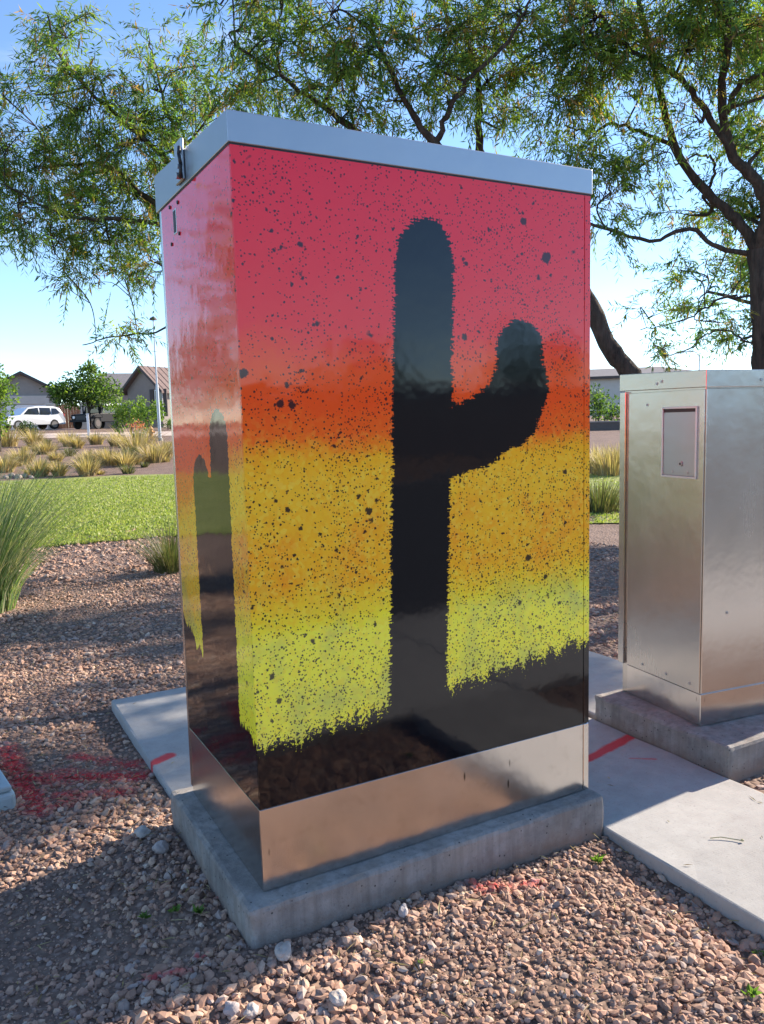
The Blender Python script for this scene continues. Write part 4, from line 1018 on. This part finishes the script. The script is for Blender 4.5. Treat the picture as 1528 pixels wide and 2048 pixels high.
# ------------------------------------------------------------------ houses
M['stucco_grey'] = simple('grey_stucco', (.30, .27, .24), .9, 0, .06, 3, .005)
M['stucco_tan'] = simple('tan_stucco', (.30, .25, .215), .9, 0, .06, 3, .005)
M['stucco_pale'] = simple('pale_stucco', (.55, .50, .44), .9, 0, .06, 3)
M['white'] = simple('white_paint', (.78, .77, .75), .5, 0, .03, 3)
M['roof_tile'] = simple('brown_roof_tile', (.17, .115, .10), .85, 0, .2, 6, .02)
M['roof_grey'] = simple('grey_roof_tile', (.19, .17, .165), .85, 0, .2, 6, .02)
M['wood'] = simple('gate_wood', (.30, .135, .07), .75, 0, .2, 6)
M['glass'] = simple('dark_glass', (.02, .024, .03), .08, 0, .1, 2, 0, .6)
M['fascia'] = simple('dark_fascia', (.07, .055, .05), .7)

def facing(p):
    """heading that turns local -Y towards the viewer"""
    return math.atan2(p[1] - CY, p[0] - CX) - PI / 2

def gable_house(name, px, dist, label, wall, roof, half, eave, apex, depth, turn=0.0, extra=None):
    p = gat(px, dist); root = tag(empty(name, p, facing(p) + turn), label, 'house')
    bm = bmesh.new(); prof = [(-half, 0), (half, 0), (half, eave), (0, apex), (-half, eave)]
    a = [bm.verts.new((x, 0, z - (.3 if z == 0 else 0))) for x, z in prof]; b = [bm.verts.new((x, depth, z - (.3 if z == 0 else 0))) for x, z in prof]
    bm.faces.new(a[::-1]); bm.faces.new(b)
    for i in range(5): bm.faces.new((a[i], a[(i + 1) % 5], b[(i + 1) % 5], b[i]))
    from_bm('wall', bm, wall, root)
    ov = .45; sl = (apex - eave) / half
    for sgn in (-1, 1):
        bm = bmesh.new()
        p0 = (sgn * (half + ov), eave - ov * sl + .02); p1 = (0, apex + .02)
        q = [(p0[0], -ov, p0[1]), (p1[0], -ov, p1[1]), (p1[0], depth + ov, p1[1]), (p0[0], depth + ov, p0[1])]
        lo = [bm.verts.new(v) for v in q]; up = [bm.verts.new((v[0], v[1], v[2] + .18)) for v in q]
        bm.faces.new(lo); bm.faces.new(up[::-1])
        for i in range(4): bm.faces.new((lo[i], lo[(i + 1) % 4], up[(i + 1) % 4], up[i]))
        rf = from_bm('roof', bm, roof, root)
        # courses of tile as low ribs down the slope
        bm = bmesh.new(); n = int(depth / .6)
        for i in range(n):
            y = -ov + (depth + 2 * ov) * (i + .5) / n
            cyl(bm, (p0[0], y, p0[1] + .19), (p1[0], y, p1[1] + .18), .035, n=6)
        t_ = from_bm('tile_rows', bm, roof, rf); t_['kind'] = 'stuff'
        bm = bmesh.new(); dv = Vector((p1[0] - p0[0], 0, p1[1] - p0[1]))
        v4 = [Vector((p0[0], -ov - .05, p0[1] - .05)), Vector((p1[0], -ov - .05, p1[1] - .05))]
        lo = [bm.verts.new(v) for v in (v4[0], v4[1], v4[1] + Vector((0, 0, .25)), v4[0] + Vector((0, 0, .25)))]
        up = [bm.verts.new(v.co + Vector((0, .05, 0))) for v in lo]
        bm.faces.new(lo); bm.faces.new(up[::-1])
        for i in range(4): bm.faces.new((lo[i], lo[(i + 1) % 4], up[(i + 1) % 4], up[i]))
        from_bm('bargeboard', bm, M['fascia'], root)
    if extra: extra(root)
    return root
sA = 75 / FPX
def exA(r):
    hd = 45 * sA; x0, x1 = -28 * sA, 42 * sA
    tp = 2.15
    gd = box('garage_door', x0, x1, -.06, -.01, 0, tp, M['white'], r)
    for i in range(4): box('door_panel', x0 + .08, x1 - .08, -.09, -.062, .06 + i * tp / 4, (i + 1) * tp / 4 - .05, M['white'], gd, .01)
    box('lintel', x0 - .3, x1 + .2, -.16, -.012, tp + .03, tp + .75, M['stucco_pale'], r)
    box('pilaster', x1 + .05, x1 + .45, -.13, -.012, 0, tp, M['stucco_pale'], r); box('pilaster', x0 - .45, x0 - .05, -.13, -.012, 0, tp, M['stucco_pale'], r)
gable_house('house', 48, 76, 'grey stucco house with a low gable and white garage door behind the white car', M['stucco_grey'], M['roof_grey'], 66 * sA, 3.1, 4.75, 11, .12, exA)
def exC(r):
    wd = 68 / FPX
    w_ = box('window', 1.05, 1.85, -.04, -.01, .9, 2.9, M['white'], r)
    box('pane', 1.12, 1.78, -.055, -.042, .97, 2.83, M['glass'], w_)
    for x in (.62, 1.92): box('shutter', x, x + .38, -.09, -.012, .85, 2.95, M['fascia'], r)
gable_house('house', 293, 66, 'tan gabled house with a brown tiled roof right behind the lamp post', M['stucco_tan'], M['roof_tile'], 1.75, 3.0, 4.6, 12, -.75, exC)
p = gat(360, 72)
def hip(name, px, dist, label, wx, wy, eave, top, wall, roof, turn=0.):
    p = gat(px, dist); root = tag(empty(name, p, facing(p) + turn), label, 'house')
    box('wall', -wx, wx, 0, wy, -.3, eave, wall, root)
    bm = bmesh.new(); o = .5; k = wx * .45
    q = [(-wx - o, -o, eave), (wx + o, -o, eave), (wx + o, wy + o, eave), (-wx - o, wy + o, eave)]
    lo = [bm.verts.new(v) for v in q]; r0 = bm.verts.new((-k, wy / 2, top)); r1 = bm.verts.new((k, wy / 2, top))
    bm.faces.new(lo[::-1]); bm.faces.new((lo[0], lo[1], r1, r0)); bm.faces.new((lo[1], lo[2], r1)); bm.faces.new((lo[2], lo[3], r0, r1)); bm.faces.new((lo[3], lo[0], r0))
    rf = from_bm('roof', bm, roof, root)
    box('fascia', -wx - o - .02, wx + o + .02, -o - .05, -o - .005, eave - .12, eave + .1, M['fascia'], root)
    for x in (-wx * .5, wx * .35):
        w_ = box('window', x, x + 1.4, -.05, -.01, 1.0, 2.2, M['white'], root); box('pane', x + .08, x + 1.32, -.065, -.052, 1.08, 2.12, M['glass'], w_)
    return root
hip('house', 245, 84, 'house with a low grey roof showing between the green tree and the gable', 3.6, 8, 3.7, 5.6, M['stucco_tan'], M['roof_grey'])
hip('house', 1245, 74, 'low pale house with a flat looking grey roof seen past the cabinets', 7.0, 9, 3.3, 4.3, M['stucco_pale'], M['roof_grey'])
# low wall beyond the right hand gravel
p = gat(1215, 38); r = tag(empty('garden_wall', p, facing(p)), 'low dark garden wall below the green shrubs on the right', 'wall')
box('wall_body', -7, 7, -.1, .1, -.3, .34, simple('brown_block', (.13, .10, .085), .9), r); box('coping', -7.02, 7.02, -.13, .13, .342, .40, M['stucco_tan'], r)

# wooden double gate
g = gat(138, 69); gt = tag(empty('wooden_gate', g, facing(g)), 'brown wooden double gate with an arched top beside the garage', 'gate')
s = 69 / FPX
for sgn in (-1, 1):
    lf = empty('gate_leaf', (0, 0, 0)); lf.parent = gt
    n = 5; wd = 25 * s / n
    for i in range(n):
        x0 = sgn * (i * wd + .004); x1 = sgn * ((i + 1) * wd + .001); h0 = 1.95 - .10 * i * (1 if sgn < 0 else .7) + .12
        box('plank', min(x0, x1), max(x0, x1), -.03, .03, .05, h0, M['wood'], lf)
    box('crossbar', min(sgn * .02, sgn * 25 * s), max(sgn * .02, sgn * 25 * s), -.055, -.031, .4, .52, M['wood'], lf)
for x in (-29 * s, 28.5 * s):
    pt = box('gate_post', x - .28, x + .28, -.25, .25, -.2, 1.95, M['stucco_pale'], gt); box('post_cap', x - .33, x + .33, -.3, .3, 1.952, 2.08, M['stucco_pale'], pt)
p = gat(205, 70); r = tag(empty('garden_wall', p, facing(p)), 'tan block wall running right from the wooden gate', 'wall')
box('wall_body', -38 * s, 110 * s, -.1, .1, -.3, 1.75, M['stucco_tan'], r); box('coping', -38 * s, 110 * s, -.13, .13, 1.752, 1.83, M['stucco_pale'], r)

# ------------------------------------------------------------------ cars
M['white_car'] = simple('white_car_paint', (.72, .73, .75), .25, 0, .02, 2, 0, .6, .6)
M['black_car'] = simple('black_car_paint', (.010, .010, .012), .5, 0, .1, 2, 0, .2)
M['tyre'] = simple('tyre_rubber', (.018, .018, .018), .8)
M['tail'] = simple('tail_lamp_red', (.45, .02, .02), .3)
M['lamp'] = simple('head_lamp_clear', (.7, .7, .72), .15)
def extrude_profile(name, prof, w0, w1, mat, parent, bev=.04):
    bm = bmesh.new()
    a = [bm.verts.new((x, -w0(z), z)) for x, z in prof]; b = [bm.verts.new((x, w0(z), z)) for x, z in prof]
    n = len(prof); bm.faces.new(a); bm.faces.new(b[::-1])
    for i in range(n): bm.faces.new((a[i], a[(i + 1) % n], b[(i + 1) % n], b[i]))
    bmesh.ops.recalc_face_normals(bm, faces=bm.faces)
    if bev: bmesh.ops.bevel(bm, geom=[e for e in bm.edges], offset=bev, segments=2, affect='EDGES', profile=.6)
    return from_bm(name, bm, mat, parent)
def wheels(root, xs, hw, r, rim='steel'):
    for x in xs:
        for sgn in (-1, 1):
            bm = bmesh.new(); cyl(bm, (x, sgn * (hw - .20), r), (x, sgn * (hw + .01), r), r, n=24)
            bmesh.ops.bevel(bm, geom=[e for e in bm.edges if abs(e.verts[0].co.y - e.verts[1].co.y) < 1e-4], offset=.03, segments=2, affect='EDGES')
            wl = from_bm('wheel', bm, M['tyre'], root)
            bm = bmesh.new(); cyl(bm, (x, sgn * (hw + .005), r), (x, sgn * (hw + .02), r), r * .62, n=16); from_bm('rim', bm, M[rim], wl)
def side_window(name, pts, yy, sgn, root):
    bm = bmesh.new(); a = [bm.verts.new((x, sgn * (yy(z) + .004), z)) for x, z in pts]; b = [bm.verts.new((x, sgn * (yy(z) - .03), z)) for x, z in pts]
    bm.faces.new(a); bm.faces.new(b[::-1]); n = len(pts)
    for i in range(n): bm.faces.new((a[i], a[(i + 1) % n], b[(i + 1) % n], b[i]))
    return from_bm(name, bm, M['glass'], root)
def suv(px, dist, yaw):
    g = gat(px, dist); r = tag(empty('parked_car', g, facing(g) + yaw), 'white sport utility vehicle parked by the garage, seen from its rear side', 'car')
    hw = .93
    body_w = lambda z: hw if z < 1.0 else hw - (z - 1.0) * .32
    prof = [(-2.25, .35), (-2.3, .75), (-2.15, .98), (-1.25, 1.08), (-.55, 1.62), (.2, 1.74), (1.5, 1.72), (1.95, 1.6), (2.22, 1.1), (2.32, .7), (2.28, .35)]
    extrude_profile('body', prof, body_w, None, M['white_car'], r, .05)
    for sgn in (-1, 1):
        side_window('side_window', [(-1.0, 1.12), (-.5, 1.54), (.25, 1.62), (.25, 1.12)], body_w, sgn, r)
        side_window('side_window', [(.33, 1.12), (.33, 1.62), (1.2, 1.6), (1.2, 1.12)], body_w, sgn, r)
        side_window('side_window', [(1.32, 1.14), (1.32, 1.58), (1.7, 1.54), (1.92, 1.2)], body_w, sgn, r)
        box('tail_light', 2.20, 2.32, sgn * .62 if sgn > 0 else -.86, .86 if sgn > 0 else -.62, .95, 1.15, M['tail'], r, .02)
        box('headlight', -2.31, -2.2, .55 if sgn > 0 else -.85, .85 if sgn > 0 else -.55, .72, .86, M['lamp'], r, .02)
    bm = bmesh.new(); q = [(2.02, -.66, 1.52), (2.02, .66, 1.52), (2.235, .74, 1.14), (2.235, -.74, 1.14)]
    a = [bm.verts.new((x + .015, y, z)) for x, y, z in q]; b = [bm.verts.new((x - .02, y, z)) for x, y, z in q]
    bm.faces.new(a); bm.faces.new(b[::-1])
    for i in range(4): bm.faces.new((a[i], a[(i + 1) % 4], b[(i + 1) % 4], b[i]))
    from_bm('rear_window', bm, M['glass'], r)
    box('bumper', 2.22, 2.38, -.85, .85, .36, .62, M['white_car'], r, .04); box('number_plate', 2.325, 2.345, -.26, .26, .80, .93, M['white'], r)
    wheels(r, (-1.42, 1.40), hw, .37)
suv(62, 66, .50)
def jeep(px, dist, yaw):
    g = gat(px, dist); r = tag(empty('parked_car', g, facing(g) + yaw), 'boxy black off road car with a white roof parked beside the gate', 'car')
    hw = .86; fw = lambda z: hw
    tub = [(-1.95, .5), (-2.0, .95), (-1.9, 1.05), (-.75, 1.12), (-.7, 1.1), (1.85, 1.1), (1.95, .95), (1.95, .5)]
    extrude_profile('body', tub, lambda z: hw, None, M['black_car'], r, .03)
    for sgn in (-1, 1):
        side_window('side_window', [(-.68, 1.12), (-.45, 1.62), (.3, 1.62), (.3, 1.12)], lambda z: hw - .05, sgn, r)
        side_window('side_window', [(.40, 1.12), (.40, 1.62), (1.75, 1.62), (1.8, 1.12)], lambda z: hw - .05, sgn, r)
        for x0, x1 in ((.31, .39), (-.76, -.69), (1.80, 1.86)): box('roof_pillar', x0, x1, sgn * (hw - .06) - .03, sgn * (hw - .06) + .03, 1.10, 1.62, M['black_car'], r)
        for x in (-1.35, 1.2): box('fender', x - .52, x + .52, min(sgn * (hw + .005), sgn * (hw + .13)), max(sgn * (hw + .005), sgn * (hw + .13)), .80, .90, M['black_car'], r, .02)
        bm = bmesh.new(); cyl(bm, (-2.04, sgn * .58, .84), (-1.98, sgn * .58, .84), .10, n=16); from_bm('headlight', bm, M['lamp'], r)
    box('cabin', -.60, 1.78, -hw + .09, hw - .09, 1.121, 1.60, M['glass'], r, .03)
    box('roof', -.72, 1.9, -hw + .02, hw - .02, 1.63, 1.82, M['white_car'], r, .04)
    box('bumper', -2.22, -2.05, -.82, .82, .50, .66, M['black_car'], r, .02); box('grille', -2.03, -1.99, -.42, .42, .62, .98, M['dark'], r)
    bm = bmesh.new(); cyl(bm, (1.96, .1, .95), (2.16, .1, .95), .38, n=20); from_bm('spare_wheel', bm, M['tyre'], r)
    wheels(r, (-1.35, 1.2), hw + .08, .40, 'fascia')
jeep(200, 63, .9)

# ------------------------------------------------------------------ posts and lamps
M['galv'] = simple('galvanised_pole', (.48, .50, .52), .45, .6, .08, 2)
g = gat(319, 39); h_ = zat(316, 640, 39) - g[2]
lp = tag(empty('lamp_post', g), 'slim grey lamp post standing on the slope left of the painted cabinet', 'lamp post')
bm = bmesh.new(); cyl(bm, (0, 0, -.2), (0, 0, h_ * .47), .075, .065, 16); from_bm('base_pole', bm, M['galv'], lp, False)
bm = bmesh.new(); cyl(bm, (0, 0, h_ * .471), (0, 0, h_), .042, .03, 12); from_bm('pole', bm, M['galv'], lp)
bm = bmesh.new(); cyl(bm, (0, 0, h_), (0, 0, h_ + .10), .18, .14, 16); cyl(bm, (0, 0, h_ + .101), (0, 0, h_ + .16), .10, .03, 12); from_bm('lamp_head', bm, M['fascia'], lp)
bm = bmesh.new(); cyl(bm, (0, 0, -.1), (0, 0, .12), .14, .12, 16); from_bm('footing', bm, M['kerb'], lp)
g = gat(1396, 96); h_ = zat(1396, 711, 96) - g[2]
sl = tag(empty('street_lamp', g, facing(g)), 'distant street lamp with a curved arm above the bare metal cabinet', 'street lamp')
bm = bmesh.new(); cyl(bm, (0, 0, -.3), (0, 0, h_), .11, .07, 12); from_bm('pole', bm, M['galv'], sl)
T = Tubes(); T.add(curve([(0, 0, h_ - .1), (-.35, 0, h_ + .35), (-1.0, 0, h_ + .48), (-1.7, 0, h_ + .42)], 12), .06, 8); T.build('arm', M['galv'], sl)
bm = bmesh.new(); bbox(bm, -2.4, -1.65, -.15, .15, h_ + .30, h_ + .44, .05, 2); from_bm('lamp_head', bm, M['galv'], sl)
g = gat(177, 43); h_ = zat(177, 829, 43) - g[2]
ps = tag(empty('marker_post', g), 'thin white marker post standing in front of the dark off road car', 'post')
box('post_shaft', -.055, .055, -.055, .055, -.1, h_, M['white'], ps, .01); box('post_cap', -.065, .065, -.065, .065, h_ + .001, h_ + .05, M['white'], ps)
# red flowering plants by the street
for i, (px, d_, txt) in enumerate(((268, 43, 'left one of the pair'), (282, 42, 'right one of the pair'))):
    g = gat(px, d_); r = tag(empty('flowering_plant', g), 'small plant with reddish flower stalks by the pale street, ' + txt, 'plant', 'red flowering plants')
    LV = Leaves(); n = 60; a = rng.uniform(0, 2 * PI, n)
    LV.add(np.zeros((n, 3)), np.stack([np.cos(a) * .6, np.sin(a) * .6, rng.uniform(.5, 1.2, n)], -1), rng.uniform(.3, .5, n), .03, np.array([[.12, .17, .06]]) * rng.uniform(.7, 1.3, (n, 1))); LV.build('leaves', M['blade'], r)
    LV = Leaves(); n = 70; P = rng.normal(0, .16, (n, 3)) + np.array([0, 0, .62]); LV.add(P, rng.normal(0, 1, (n, 3)), .09, .05, np.array([[.55, .16, .12]]) * rng.uniform(.7, 1.3, (n, 1))); LV.build('flowers', M['leaf'], r)
g = gat(302, 41); hy = tag(empty('hydrant', g), 'small orange yellow hydrant by the pale street', 'hydrant')
M['orange'] = simple('hydrant_orange', (.50, .26, .09), .6)
bm = bmesh.new(); cyl(bm, (0, 0, -.05), (0, 0, .48), .10, n=14); cyl(bm, (0, 0, .02), (0, 0, .06), .15, n=14); from_bm('barrel', bm, M['orange'], hy)
bm = bmesh.new(); bmesh.ops.create_uvsphere(bm, u_segments=12, v_segments=8, radius=.11, matrix=Matrix.Translation((0, 0, .50))); cyl(bm, (0, 0, .58), (0, 0, .66), .03, n=8); from_bm('bonnet', bm, M['orange'], hy)
bm = bmesh.new(); cyl(bm, (-.18, 0, .36), (.18, 0, .36), .05, n=10); cyl(bm, (0, -.17, .32), (0, 0, .32), .06, n=10); from_bm('outlet', bm, M['orange'], hy)

# ------------------------------------------------------------------ across the street (seen only as reflections)
r = tag(empty('block_wall', (0, -18, 0)), 'long tan block wall across the street', 'wall')
box('wall_body', -50, 70, -.1, .1, -.4, 1.9, M['stucco_tan'], r); box('coping', -50, 70, -.14, .14, 1.902, 2.0, M['stucco_pale'], r)
for i, (x, hh, txt) in enumerate(((-6, 4.6, 'at the left'), (3, 5.2, 'second from left'), (11, 4.4, 'in the middle'), (19, 5.4, 'second from right'), (30, 5.0, 'at the right'))):
    bush('shade_tree', (x, -21 - (i % 2), -.15), 'dark tree behind the block wall across the street, ' + txt, 'tree', [(0, 0, hh * .65, hh * .4, hh * .3, hh * .3), (-1.2, 0, hh * .5, hh * .3, hh * .3, hh * .22), (1.3, 0, hh * .55, hh * .3, hh * .3, hh * .22)], .3, 150, PALD,
         trunk=[([(0, 0, -.1), (.1, 0, hh * .3), (0, 0, hh * .6)], .14, .08)], group='trees across the street')
